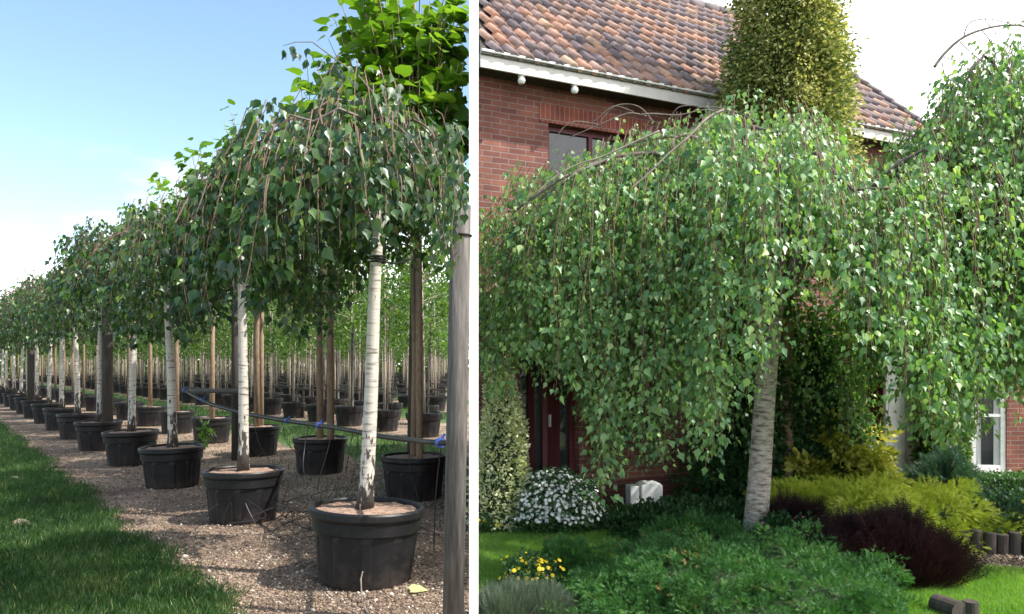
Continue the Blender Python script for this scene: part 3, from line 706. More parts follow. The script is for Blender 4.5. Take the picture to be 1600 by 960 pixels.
for i, (y, x, ri) in enumerate(cand):
    px = 800+F*x/y
    near = i < 10
    if near:
        lp = f'{ORD[i]} nearest black pot in the rows beyond the grass path'; lt = f'{ORD[i]} nearest slim standard tree in the rows beyond the grass path'
    else: lp = 'small black pot far back among the nursery rows'; lt = 'slim bare stemmed standard tree far back among the nursery rows'
    pot(x, y, lp, 'pots of the back rows', far=True, sc_=random.uniform(.85, 1.0))
    e = empty('standard_tree', (x, y, BZ), random.uniform(0, 6), lt, 'tree', 'slim standard trees of the back rows')
    v = SD[i % 4]; linkm('trunk', v[1], e); linkm('crown', v[0], e); e.scale = (1, 1, random.uniform(.92, 1.08)*(1+.004*y))
    e.rotation_euler[0] = random.uniform(-.025, .025); e.rotation_euler[1] = random.uniform(-.025, .025)
    c = linkm('support_cane', THICK if (i % 7 == 2) else CANE, None, (x+random.uniform(.06, .12), y+.05, .5)); c.rotation_euler = (random.uniform(-.03, .03), random.uniform(-.03, .03), 0)
    tag(c, (f'wooden cane beside the {ORD[i]} nearest tree beyond the grass path' if near else 'wooden cane tied beside a slim tree far back in the nursery'), 'cane', 'canes beside the slim trees')
print('standards', len(cand), cand[-1][0], len(rest))
b = MB(); PP = []
for y, x, ri in rest:
    b.tube([(x, y, .5), (x+random.uniform(-.05, .05), y, 2.9)], .04, 4, False); b.tube([(x+.12, y, .5), (x+.12+random.uniform(-.05, .05), y, 2.7)], .025, 3, False)
    PP.append(np.array([x, y, 3.4])+rng.normal(size=(70, 3))*np.array([.6, .6, .75]))
tag(b.build('far_trunks', M['palebark']), 'countless thin trunks and canes at the very back of the nursery', 'trunks', kind='stuff')
b = MB()
for y, x, ri in rest: b.lathe([(.355,0),(.43,.41),(.452,.58),(.0,.57)], 8, c=(x, y))
tag(b.build('far_pots', M['pot']), 'countless black pots at the very back of the nursery', 'pots', kind='stuff')
PP = np.concatenate(PP); n = len(PP)
tag(linkm('far_crowns', leafmesh('far_crowns', PP, rng.normal(size=(n, 3)), rng.uniform(.2, .45, n), rng.beta(2, 2, n), T_LEAF, M['bgleaf'])), 'green crowns at the very back of the nursery', 'crowns', kind='stuff')
# support rails along the rows
for ri, off in enumerate(rowoffs[:14]):
    b = MB(); s0 = None
    S = [s for s in np.arange(-40, 100, 1.5) if row(off, s)[0] < NB*row(off, s)[1]-.6 and row(off, s)[1] > 9 and row(off, s)[1] < 95]
    pts = [(row(off+.2, s)[0], row(off+.2, s)[1], .98+.05*math.sin(s)) for s in S]
    b.tube(pts, .026, 5)
    rl = empty('support_rail', (0, 0, 0), 0, f'pale wooden support rail along the {ORD[ri]} row beyond the second pot row', 'rail', 'support rails of the back rows')
    b.build('rail', M['timber'], rl)
    for s in S[::6]:
        x, y = row(off+.22, s); q = MB(); q.tube([(x, y, 0), (x, y, 1.02)], .035, 6); q.build('post', M['darktimber'], rl)
# a few heavier stakes and posts near the second row
def post(px, d, z1, r_, m, label, name='timber_post', lean=0, cat='post', group=None):
    b = MB(); b.tube([(0, 0, 0), (lean*.5, 0, z1*.5), (lean, 0, z1)], [r_, r_*.98, r_*.94], 12); o = b.build(name, m, smooth=True); o.location = (X(px, d), d, 0); tag(o, label, cat, group); return o
post(707, 4.6, 2.66, .064, M['timber'], 'thick grey weathered timber post at the right edge of the nursery', lean=.05)
post(168, 15.6, 3.4, .105, M['darktimber'], 'dark thick post rising between the fourth and fifth birches')
post(49, 27, 3.6, .13, M['darktimber'], 'dark thick post further down the birch row at left')
post(641, 10.6, 3.6, .055, M['darktimber'], 'dark stake beside the brown trunk behind the hose', lean=.07, name='tree_stake', cat='stake')
post(656, 9.75, 3.7, .045, M['brownbark'], 'brown stake standing in the pot left of the timber post', name='tree_stake', cat='stake', lean=-.02)
post(517, 12.1, 3.9, .06, M['brownbark'], 'thick brown stake standing in a pot between the first and second birches', name='tree_stake', cat='stake', lean=-.02)
post(368, 13.8, 3.5, .07, M['darktimber'], 'dark stake directly behind the second birch trunk', name='tree_stake', cat='stake')
post(409, 14.9, 3.2, .04, M['brownbark'], 'thin brown stake just right of the second birch trunk', name='tree_stake', cat='stake')
post(332, 16.8, 3.4, .05, M['brownbark'], 'brown stake between the second and third birches', name='tree_stake', cat='stake')
# band round the near post
b = MB(); c0 = (X(707, 4.6)+.046, 4.6)
b.tube([(c0[0]+0.066*math.cos(a), c0[1]+.066*math.sin(a), 2.48) for a in np.linspace(0, 6.3, 24)], .006, 5)
tag(b.build('wire_band', M['rubber']), 'thin black wire band round the top of the grey timber post', 'wire')
# rail from second to third birch
b = MB(); b.tube([P3(286, 611, 13.2), P3(377, 611, 11.2)], .035, 8); tag(b.build('wooden_rail', M['timber'], smooth=True), 'pale round wooden rail running behind the second and third birch trunks', 'rail')
# hose with blue ties
hp = [P3(702, 693, 4.75), P3(660, 690, 5.6), P3(600, 683, 6.8), P3(560, 675, 7.4), P3(520, 668, 8.0), P3(470, 661, 8.8), P3(430, 655, 9.6), P3(380, 646, 10.4), P3(330, 632, 11.2), P3(305, 620, 11.8), P3(285, 608, 12.4)]
b = MB(); b.tube(hp, [.019, .02, .022, .022, .023, .024, .026, .028, .028, .028, .028], 8)
ho = empty('irrigation_hose', tuple(hp[0]), 0, 'black irrigation hose with blue ties slung behind the front birches', 'hose')
for_ = b.build('hose', M['rubber'], ho, smooth=True); for_.location = -hp[0]
def at_h(i, f): return hp[i].lerp(hp[i+1], f)-hp[0]
for (i, f_) in ((0, .3), (4, .4), (5, .5), (8, .5), (9, .8)):
    p_ = at_h(i, f_); t_ = (hp[i+1]-hp[i]).normalized(); q = MB(); q.tube([p_-t_*.03, p_+t_*.03], .034, 8); q.tube([p_, p_+Vector((.03, 0, .06))], .008, 4); q.build('tie', M['blue'], ho)
# drip lines
def drip(pts, label, r_=.0045):
    b = MB(); P = [Vector(p) for p in pts]; sm = []
    for i in range(len(P)-1):
        p0 = P[max(i-1, 0)]; p1 = P[i]; p2 = P[i+1]; p3 = P[min(i+2, len(P)-1)]
        for k in range(6):
            t = k/6; sm.append(.5*((2*p1)+(p2-p0)*t+(2*p0-5*p1+4*p2-p3)*t*t+(3*p1-p0-3*p2+p3)*t**3))
    sm.append(P[-1]); b.tube(sm, r_, 4); o = b.build('drip_line', M['rubber']); tag(o, label, 'drip line', 'thin drip lines hanging from the hose'); return o
dd_ = [((482,662,8.6),(476,700,8.6),(474,730,8.4),(480,758,8.2)), ((520,668,8),(512,705,8),(500,745,8.0),(496,765,8)), ((552,674,7.5),(545,710,7.5),(540,740,7.6)),
       ((690,694,5),(684,740,5.2),(680,790,5.4),(678,862,6.0)), ((640,690,6),(640,730,6.4),(648,760,6.6),(660,800,6.8)), ((440,655,9.4),(448,690,9.2),(470,720,9),(455,750,8.7),(440,790,8.6)),
       ((560,676,7.4),(556,720,7.4),(550,750,7)), ((395,650,10.2),(404,690,10),(420,720,9.6),(430,750,9.3)), ((300,615,12),(310,650,11.8),(322,680,11.4),(318,700,11))]
for i, q in enumerate(dd_):
    drip([P3(*p_) for p_ in q], 'thin black drip line hanging from the irrigation hose')
for k in range(22):
    cx = random.uniform(-3.4, -.8); cy = random.uniform(7.2, 9.5)
    if k % 2: cx, cy = -2.4+random.uniform(-.5, .5), 8.2+random.uniform(-.6, .8)
    pts = [(cx+random.uniform(-.35, .35), cy+random.uniform(-.35, .35), max(.01, random.uniform(-.1, .3))) for _ in range(5)]
    pts = [p_ for p_ in pts if p_[0] < -.07*p_[1]]
    if len(pts) > 3:
        o = drip(pts, 'tangled black drip line lying between the pots', .004); o['group'] = 'drip lines tangled between the pots'
# ground bits
b = MB(); b.tube([(X(560, 6.0)-0, GD(880), .28), (X(563, 5.6), 5.62, .14), (X(566, 5.5), 5.48, .05), (X(572, 5.4), 5.35, .01), (X(590, 5.3), 5.1, .012)], [.004, .006, .007, .007, .005], 5)
tag(b.build('fallen_twig', M['limb']), 'pale crooked twig leaning on the front of the nearest pot', 'twig')
def fallen(px, py, sz, col, label):
    d = GD(py); me = leafmesh('fallen_leaf', [(0, 0, .02)], [(1, .3, .02)], sz, [.5], T_HEART, col, np.array([[0.1, -.2, 1.]]))
    o = linkm('fallen_leaf', me, None, (X(px, d), d, 0)); tag(o, label, 'leaf')
M['yel'] = leafmat('yellowed_leaf', [(0,(.45,.48,.2)), (1,(.5,.5,.25))], .2)
M['brownleaf'] = leafmat('brown_leaf', [(0,(.28,.24,.15)), (1,(.3,.25,.16))], .1)
fallen(640, 927, .14, M['yel'], 'pale yellow green leaf fallen on the gravel right of the nearest pot')
fallen(18, 822, .2, M['brownleaf'], 'large dry brown leaf lying on the grass at left'); fallen(15, 750, .15, M['brownleaf'], 'smaller dry brown leaf lying further back on the grass')
# weed hanging in pot of second row
d_ = 12.4; n = 60; c_ = np.array([X(322, d_), d_, .62])
P_ = c_+rng.normal(size=(n, 3))*np.array([.05, .04, .09]); me = leafmesh('weed', P_-c_, rng.normal(size=(n, 3))+np.array([0, 0, -1]), .12, rng.uniform(.6, 1, n), T_LEAF, M['bgleaf'])
tag(linkm('weed', me, None, tuple(c_)), 'bright green weed drooping over a pot behind the second birch', 'weed')

# ------------------------------------------------------------------ far trees behind the nursery (one mass)
n = 42000; yy = rng.uniform(98, 116, n); pxx = rng.uniform(-200, 731, n)
hh = 7.5+2.2*np.array([mn.noise(Vector((p_*.02, 1.7, 0))) for p_ in pxx])+1.5*np.array([mn.noise(Vector((p_*.07, 5.7, 0))) for p_ in pxx])
P_ = np.stack([(pxx-800)/F*yy, yy, rng.uniform(0, 1, n)**.8*hh], 1)
me = leafmesh('far_trees', P_, rng.normal(size=(n, 3)), rng.uniform(.35, .8, n), rng.beta(2, 2, n), T_LEAF, M['bgleaf'])
tag(linkm('far_trees', me), 'dense green belt of trees closing off the far end of the nursery', 'trees', kind='stuff')

# ------------------------------------------------------------------ grass and pebbles
def inpoly(pts, x, y):
    ins = np.zeros(len(x), bool); n = len(pts); j = n-1
    for i in range(n):
        xi, yi = pts[i]; xj, yj = pts[j]
        c = ((yi > y) != (yj > y)) & (x < (xj-xi)*(y-yi)/(yj-yi+1e-12)+xi); ins ^= c; j = i
    return ins
def samp_view(n, px0, px1, d0, d1, pw=1.0):
    d = d0*(d1/d0)**rng.uniform(0, 1, n)**pw; px = rng.uniform(px0, px1, n); return (px-800)/F*d, d
def blades(name, x, y, hgt, mat, label, lean=.5, z=0):
    n = len(x); D = rng.normal(size=(n, 3))*lean; D[:, 2] = 1
    pn = np.array([mn.noise(Vector((a*1.3, c*1.3, 2)))+.5*mn.noise(Vector((a*4.3, c*4.3, 7))) for a, c in zip(x, y)])
    rv = np.clip(.45+.45*pn+rng.normal(size=n)*.13, 0, 1); rv[rng.uniform(size=n) < .03] = 1
    me = leafmesh(name, np.stack([x, y, np.full(n, z)], 1), D, hgt, rv, T_BLADE, mat)
    return tag(linkm(name, me), label, 'grass', kind='stuff')
M['grassb'] = leafmat('grass_blade', [(0,(.018,.048,.014)), (.5,(.036,.088,.022)), (.85,(.085,.135,.04)), (1,(.24,.24,.10))], .3, .5, .3)
M['lawnb'] = leafmat('lawn_blade', [(0,(.11,.23,.045)), (.5,(.16,.30,.06)), (1,(.26,.38,.11))], .35, .5, .3)
x, y = samp_view(230000, -250, 400, 4.4, 34)
def offs(x, y): return (x-A0[0])*RN[0]+(y-A0[1])*RN[1], (x-A0[0])*RD[0]+(y-A0[1])*RD[1]
o_, s_ = offs(x, y); lim = -1.1+.05*np.sin(s_*1.3)+.05*np.sin(s_*3.1+1)+.04*np.sin(s_*7.7)
k = (o_ < lim+rng.normal(size=len(x))*.07-.0) & (x < NB*y)
x = x[k]; y = y[k]
blades('grass', x, y, rng.uniform(.035, .085, len(x))*(1+.02*y), M['grassb'], 'mown green grass verge along the left of the gravel strip')
x, y = samp_view(60000, 0, 728, 9, 45); o_, s_ = offs(x, y)
k = (((o_ > 3.5) & (o_ < 5.9)) | ((o_ > 9.7) & (o_ < 12.1))) | ((rng.uniform(size=len(x)) < .07) & (o_ > 1) & (o_ < 30))
x = x[k]; y = y[k]; blades('path_grass', x, y, rng.uniform(.05, .12, len(x))*(1+.02*y), M['grassb'], 'grass growing on the paths between the rows of pots')
x, y = samp_view(90000, 747, 1130, 5.3, 8.4, .8); k = inpoly(lawn_pts, x, y); x = x[k]; y = y[k]
blades('lawn_grass', x, y, rng.uniform(.02, .05, len(x)), M['lawnb'], 'bright mown lawn in front of the white flowered bush', .4)
x, y = samp_view(60000, 1380, 1640, 4.6, 6.7, 1); k = (y < 6.6-(x-X(1470, 6.6))*.45) ; x = x[k]; y = y[k]
blades('lawn_grass', x, y, rng.uniform(.025, .06, len(x)), M['lawnb'], 'strip of lawn at the lower right in front of the gravel path', .4)
x, y = samp_view(12000, 1500, 1640, 8.3, 10.2, 1)
blades('lawn_grass', x, y, rng.uniform(.03, .06, len(x)), M['lawnb'], 'sunlit patch of lawn in front of the low hedge', .4)
T_PEB = (np.array([(.5,0,0),(-.5,0,0),(0,.4,0),(0,-.4,0),(0,0,.3),(0,0,-.3)], float), [(0,2,4),(2,1,4),(1,3,4),(3,0,4),(0,5,2),(2,5,1),(1,5,3),(3,5,0)])
M['peb'] = attrmat('pebble', [(0,(.07,.045,.032)), (.55,(.19,.135,.095)), (.88,(.34,.26,.19)), (1,(.56,.50,.42))], .85, 30, 0)
x, y = samp_view(110000, -60, 731, 4.6, 22); o_, s_ = offs(x, y); k = (o_ > -1.15+.1*rng.normal(size=len(x))) & (o_ < 3.4) & (x < NB*y); x = x[k]; y = y[k]; n = len(x)
D = rng.normal(size=(n, 3)); D[:, 2] *= .2; nr = np.tile([0, 0, 1.], (n, 1))+rng.normal(size=(n, 3))*.2
me = leafmesh('pebbles', np.stack([x, y, np.full(n, .004)], 1), D, rng.gamma(2.2, .0068, n), rng.uniform(0, 1, n), T_PEB, M['peb'], nr)
tag(linkm('pebbles', me), 'loose gravel and wood chips strewn between the pots', 'gravel', kind='stuff')
x, y = samp_view(9000, 1460, 1640, 5.8, 7.6); k = inpoly(path_pts, x, y); x = x[k]; y = y[k]; n = len(x)
me = leafmesh('path_pebbles', np.stack([x, y, np.full(n, .006)], 1), rng.normal(size=(n, 3))*np.array([1, 1, .2]), rng.gamma(3, .006, n), rng.uniform(0, 1, n), T_PEB, M['peb'], np.tile([0, 0, 1.], (n, 1)))
tag(linkm('path_pebbles', me), 'fine gravel on the garden path at the lower right', 'gravel', kind='stuff')

# ------------------------------------------------------------------ garden birches
tx, ty = X(1178, 7.34), 7.34
gb = empty('weeping_birch', (tx, ty, 0), 0, 'large weeping birch with a pale trunk in the middle of the garden', 'tree')
def zbG(x, y):
    wx, wy = x+tx, y+ty; px = 800+F*wx/wy; front = y < .35
    n_ = .18*math.sin(px*.031)+.12*math.sin(px*.083+1)
    if px < 830: py = 600
    elif px < 945: py = 600+(px-830)*.6
    elif px < 1100: py = 745
    elif px < 1175: py = 745-(px-1100)*2.4
    elif px < 1390: py = 560
    elif px < 1428: py = 590
    elif px < 1515: py = 710
    else: py = 600
    if not front and 1080 < px < 1385: py = 700
    if front and 1150 < px < 1390: py = 575 if px < 1235 else 535
    return max(.45, Z(py, wy)+n_)
gclip = lambda x, y: (x+tx) > (749-800)/F*(y+ty)
lf, mb, lm = weeping(31, 2.72, 1.85, 3.92, .95, zbG, 2350, .055, .0235, M['garleaf'], clip=gclip, inner=.5, limbs=22, graft=1.9, out=.1, tw=.003, limbr=.035, zjit=.40, arch=.35, sp=.15, gap=-.09, zoff=lambda x, y: .42*math.exp(-((800+F*(x+tx)/(y+ty)-1352)/58)**2))
linkm('crown', lf, gb); mb.build('twigs', M['twig'], gb); lm.build('limbs', M['limb'], gb, smooth=True)
t = trunkmb(2.3, .115, .085, (.19, 0), 18, .02, 2, .5, 30); t.tube([(.2, 0, 2.15), (.1, -.05, 2.6), (-.1, -.1, 3.3)], [.075, .05, .03], 8).tube([(.21, 0, 2.2), (.45, .05, 2.8), (.7, .1, 3.5)], [.06, .045, .025], 8)
M['bark2'] = surf('grey_birch_bark', [(.045,.036,.03), (.20,.165,.14), (.40,.35,.305), (.50,.45,.40), (.54,.50,.45)], 2.6, stretch=(4,4,13), detail=12, bump=1, bscale=3.5, bdist=.02)
t.build('trunk', M['bark2'], gb, smooth=True)
# bare arching branches over the crown top
ab = MB()
def gl(px, py, d): return tuple(P3(px, py, d)-Vector((tx, ty, 0)))
for pth, r0 in (([(1130,172,6.3),(1105,185,6.1),(1075,215,5.9),(1045,240,5.8),(1015,270,5.7),(985,295,5.6)], .016), ([(1030,205,6.1),(985,225,6.0),(940,245,5.9),(900,258,5.8),(865,278,5.7),(840,300,5.6)], .012),
               ([(1020,190,6.6),(1000,168,6.6),(975,163,6.6),(955,170,6.6),(935,195,6.6)], .009), ([(1010,182,6.7),(985,177,6.7),(960,185,6.7),(925,200,6.7),(890,215,6.7)], .01),
               ([(935,195,6.8),(900,190,6.8),(880,200,6.8),(868,218,6.8),(855,240,6.8)], .008), ([(990,175,6.9),(960,166,6.9),(940,180,6.9),(925,192,6.9)], .007), ([(1180,190,6.7),(1150,175,6.7),(1120,172,6.7),(1100,180,6.7),(1080,200,6.7)], .01),
               ([(1150,180,6.6),(1130,170,6.6),(1095,168,6.6),(1070,185,6.6)], .008), ([(1140,178,6.5),(1160,185,6.5),(1168,210,6.5),(1158,250,6.5)], .007), ([(1090,165,6.5),(1060,168,6.5),(1045,190,6.5)], .007),
               ([(1290,195,6.5),(1262,180,6.5),(1245,195,6.5),(1235,225,6.5)], .007), ([(1310,210,6.4),(1285,205,6.4),(1270,225,6.4)], .006), ([(1000,180,6.4),(1020,178,6.4),(1060,180,6.4),(1100,172,6.4),(1130,178,6.4)], .012)):
    P = [Vector(gl(*q)) for q in pth]; sm = []
    for i in range(len(P)-1):
        p0 = P[max(i-1, 0)]; p1 = P[i]; p2 = P[i+1]; p3 = P[min(i+2, len(P)-1)]
        for k in range(5):
            tt = k/5; sm.append(.5*((2*p1)+(p2-p0)*tt+(2*p0-5*p1+4*p2-p3)*tt*tt+(3*p1-p0-3*p2+p3)*tt**3))
    sm.append(P[-1]); ab = MB(); ab.tube(sm, [r0*.72*(1-.65*i/len(sm)) for i in range(len(sm))], 6); ab.build('bare_branch', M['limb'], gb, smooth=True)
# second birch at the right edge
t2x, t2y = X(1640, 7.0), 7.0
gb2 = empty('weeping_birch', (t2x, t2y, 0), 0, 'taller weeping birch at the right edge, arching bare branch against the white sky', 'tree')
def zb2(x, y):
    wx, wy = x+t2x, y+t2y; px = 800+F*wx/wy
    return max(.5, Z(585 if px < 1435 else 690 if px < 1510 else 590 if px < 1580 else 630, wy)+.15*math.sin(px*.045))
lf, mb, lm = weeping(41, 1.5, 1.2, 4.65, 1.35, zb2, 850, .055, .0235, M['garleaf'], inner=.9, limbs=10, graft=2.3, tw=.003, limbr=.022, zjit=.45, arch=.5, sp=.15)
linkm('crown', lf, gb2); mb.build('twigs', M['twig'], gb2); lm.build('limbs', M['limb'], gb2, smooth=True)
trunkmb(2.6, .09, .06, (-.1, 0), 14, .02, 5).build('trunk', M['bark2'], gb2, smooth=True)
ab = MB()
def gl2(px, py, d): return tuple(P3(px, py, d)-Vector((t2x, t2y, 0)))
for pth, r0 in (([(1460,105,6.6),(1475,85,6.6),(1500,62,6.6),(1530,48,6.6),(1570,40,6.7),(1610,46,6.7),(1640,90,6.8)], .017), ([(1505,60,6.6),(1515,36,6.6),(1545,30,6.6),(1580,38,6.6)], .008), ([(1500,66,6.6),(1520,85,6.6),(1545,105,6.6)], .006),
               ([(1535,48,6.6),(1550,70,6.6),(1558,100,6.6)], .006), ([(1475,90,6.6),(1500,98,6.6),(1532,122,6.6)], .006), ([(1472,98,6.6),(1478,120,6.6),(1500,135,6.6),(1520,160,6.6)], .006), ([(1550,45,6.6),(1540,28,6.7),(1570,24,6.7),(1600,35,6.7)], .005)):
    P = [Vector(gl2(*q)) for q in pth]; sm = []
    for i in range(len(P)-1):
        p0 = P[max(i-1, 0)]; p1 = P[i]; p2 = P[i+1]; p3 = P[min(i+2, len(P)-1)]
        for k in range(5):
            tt = k/5; sm.append(.5*((2*p1)+(p2-p0)*tt+(2*p0-5*p1+4*p2-p3)*tt*tt+(3*p1-p0-3*p2+p3)*tt**3))
    sm.append(P[-1]); ab = MB(); ab.tube(sm, [r0*.8*(1-.5*i/len(sm)) for i in range(len(sm))], 6); ab.build('bare_branch', M['limb'], gb2, smooth=True)

M['innergreen'] = surf('dark_core', [(.012,.022,.010), (.03,.05,.018)], 12)  # dark green of the solid cores added behind the leaves
# ------------------------------------------------------------------ golden column conifer
def conifer(seed, x, y, Rr, h, n, mat, tm, sz, label, name='golden_conifer', cat='conifer', z0=.3, tex=1.0):
    r = np.random.default_rng(seed); e = empty(name, (x, y, 0), 0, label, cat)
    nc = int(h*95); C_ = []
    P_ = []; D_ = []; rn = []
    for i in range(nc):
        q = r.uniform(0, 1); z = z0+(h-z0)*q; th = r.uniform(0, 6.283); rr = Rr*(1-q**1.6*.85)*r.uniform(.45, 1.12)**.6
        c = np.array([rr*math.cos(th), rr*math.sin(th), z]); m_ = n//nc; tone = r.uniform(-.12, .12)
        pp = c+r.normal(size=(m_, 3))*np.array([.085, .085, .095]); P_.append(pp)
        dd = np.stack([np.full(m_, math.cos(th)), np.full(m_, math.sin(th)), np.full(m_, -.35)], 1)+r.normal(size=(m_, 3))*.45; D_.append(dd)
        rad = np.linalg.norm(pp[:, :2], axis=1)/max(rr, .1); rn.append(np.clip(.55+tone*1.6+r.normal(size=m_)*.2, 0, 1))
    P_ = np.concatenate(P_); D_ = np.concatenate(D_); rn = np.concatenate(rn)
    linkm('crown', leafmesh('crown', P_, D_, sz*r.uniform(.6, 1.2, len(P_)), rn, tm, mat), e)
    k_ = MB(); k_.lathe([(Rr*(1-q**1.6*.85)*.38*(1+.12*math.sin(q*40)), z0+(h-z0)*q) for q in np.linspace(0, .98, 60)], 16, lambda g, i: 1+.15*math.sin(3*g+i*.7)); k_.build('dark_core', M['innergreen'], e, smooth=True)  # solid dark core added behind the sprays to hide the trunk
    b = MB(); b.tube([(0, 0, 0), (0, 0, h*.5), (0, 0, h)], [.09, .06, .01], 10)
    for i in range(40):
        q = r.uniform(0, .95); th = r.uniform(0, 6.28); rr = Rr*(1-q**1.6*.85)*.85; z = z0+(h-z0)*q; b.tube([(0, 0, z-.15), (rr*math.cos(th), rr*math.sin(th), z)], [.018, .005], 4, False)
    b.build('trunk', M['brownbark'], e, smooth=True); return e
M['goldcon'] = leafmat('golden_conifer_leaf', [(0,(.05,.085,.025)), (.38,(.13,.18,.05)), (.6,(.28,.31,.10)), (.8,(.52,.50,.20)), (1,(.74,.68,.36))], .25, .6, .2, (1.2,1.2,.6))
conifer(51, X(1226, 8.9), 8.85, .72, 8.4, 120000, M['goldcon'], T_LEAF, .054, 'tall golden green column conifer in front of the tiled roof', z0=2.9)
M['goldshrub'] = leafmat('golden_shrub_leaf', [(0,(.13,.17,.02)), (.5,(.32,.34,.05)), (1,(.62,.56,.16))], .3, .5, .3, (1.2,1.2,.6))
# ------------------------------------------------------------------ shrubs
def mound(name, x, y, rx, ry, h, n, tm, sz, mat, label, cat, seed=0, up=.6, shell=(.72, 1.02), lump=.14, z0=0, core=True, outk=1.0, jit=.35, corem='earth', lf=2.2, clus=0, cr=.13):
    r = np.random.default_rng(seed+100); e = empty(name, (x, y, z0), 0, label, cat)
    v = r.normal(size=(n, 3)); v[:, 2] = np.abs(v[:, 2])+.02; v = unit(v)
    L_ = np.array([1+lump*mn.noise(Vector(tuple(q*lf))+Vector((seed, 0, 0)))*2+lump*.6*mn.noise(Vector(tuple(q*lf*2.7))+Vector((0, seed, 0)))*2 for q in v])
    s = r.uniform(shell[0], shell[1], n)*L_
    P_ = v*s[:, None]*np.array([rx, ry, h]); Dn = v/np.array([rx, ry, h]); Dn = unit(Dn)
    D_ = Dn*outk+np.array([0, 0, up])+r.normal(size=(n, 3))*jit
    rn = np.clip(.5+r.normal(size=n)*.2, 0, 1)
    if clus:
        m_ = n//clus; c = P_[:clus]*r.uniform(.90, 1.0, clus)[:, None]; cn = Dn[:clus]; idx = np.repeat(np.arange(clus), m_)
        q = unit(r.normal(size=(len(idx), 3))); fl = (q*cn[idx]).sum(1) < -.2; q[fl] *= -1
        rr = cr*r.uniform(.5, 1.25, clus)[idx]*r.uniform(.45, 1, len(idx))**.5
        axis = unit(cn*np.array([1, 1, .35])+r.normal(size=(clus, 3))*.25)       # fronds reach outwards
        P_ = c[idx]+q*rr[:, None]*np.array([1, 1, .55])+axis[idx]*((q*axis[idx]).sum(1)*rr*.9)[:, None]; P_[:, 2] = np.maximum(P_[:, 2], .01)
        Dn = cn[idx]; D_ = q*1.0+axis[idx]*.5+np.array([0, 0, up])+r.normal(size=(len(idx), 3))*jit
        rn = np.clip(.5+(r.normal(size=clus)*.16)[idx]+r.normal(size=len(idx))*.14, 0, 1)
    n = len(P_)
    linkm('foliage', leafmesh('foliage', P_, D_, sz*r.uniform(.6, 1.2, n), rn, tm, mat), e)
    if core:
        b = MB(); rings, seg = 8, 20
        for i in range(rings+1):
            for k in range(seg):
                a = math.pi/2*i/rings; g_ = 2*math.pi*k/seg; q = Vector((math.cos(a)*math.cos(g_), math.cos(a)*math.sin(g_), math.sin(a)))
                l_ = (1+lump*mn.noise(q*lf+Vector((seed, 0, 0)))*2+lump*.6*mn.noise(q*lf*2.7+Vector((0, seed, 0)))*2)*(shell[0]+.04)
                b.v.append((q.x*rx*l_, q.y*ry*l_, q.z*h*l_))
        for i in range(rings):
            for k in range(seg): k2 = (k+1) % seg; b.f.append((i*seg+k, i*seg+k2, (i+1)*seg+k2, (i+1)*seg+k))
        b.build('light_stop_core', M[corem], e, smooth=True)  # solid dark core, added to stop light leaking through the leaves
    return e, P_, Dn
M['innergreen'] = surf('dark_core', [(.012,.022,.010), (.03,.05,.018)], 12)  # dark green for the added solid cores inside the shrubs
M['junip'] = leafmat('juniper_leaf', [(0,(.018,.060,.020)), (.5,(.045,.140,.034)), (.85,(.09,.225,.05)), (.985,(.16,.30,.08)), (1,(.28,.15,.06))], .2, .5, .3)
jx, jy = X(1145, 5.55), 5.55
mound('spreading_juniper', jx, jy, 1.20, .92, .36, 62000, T_SPRIG, .042, M['junip'], 'wide low bright green juniper mound in front of the birch trunk', 'juniper', 1, up=.1, lump=.2, corem='innergreen', jit=.7, lf=2.8, clus=1000, cr=.078)
mound('spreading_juniper', X(1085, 6.9), 6.9, .55, .5, .26, 16000, T_SPRIG, .042, M['junip'], 'darker juniper arm left of the trunk behind the large mound', 'juniper', 2, up=.2, lump=.18, corem='innergreen', jit=.75, clus=230, cr=.09)
M['grounddk'] = leafmat('ground_cover_leaf', [(0,(.015,.045,.018)), (.5,(.03,.085,.028)), (.95,(.06,.13,.04)), (1,(.1,.18,.06))], .2, .5, .3)
mound('ground_cover', X(1110, 8.0), 7.9, 1.25, .65, .28, 16000, T_LEAF, .05, M['grounddk'], 'dark leafy ground cover spreading behind the birch trunk', 'ground cover', 3, up=.5, lump=.22, corem='innergreen', jit=.8)
M['gold'] = leafmat('golden_juniper_leaf', [(0,(.26,.36,.035)), (.35,(.44,.54,.06)), (.7,(.58,.64,.10)), (1,(.70,.72,.2))], .3, .5, .3, (1.2,1.2,.6))
mound('golden_juniper', X(1385, 7.75), 7.6, 1.0, .75, .47, 26000, T_FINE, .075, M['gold'], 'broad golden yellow juniper behind the dark red shrub', 'juniper', 4, up=-.35, lump=.17, corem='innergreen', jit=.3, lf=3, outk=1.1, clus=330, cr=.13)
mound('golden_juniper', X(1240, 8.1), 7.9, .45, .4, .40, 6000, T_FINE, .09, M['gold'], 'small golden juniper just right of the birch trunk', 'juniper', 5, up=-.1, lump=.15, corem='innergreen', jit=.3, clus=80, cr=.12)
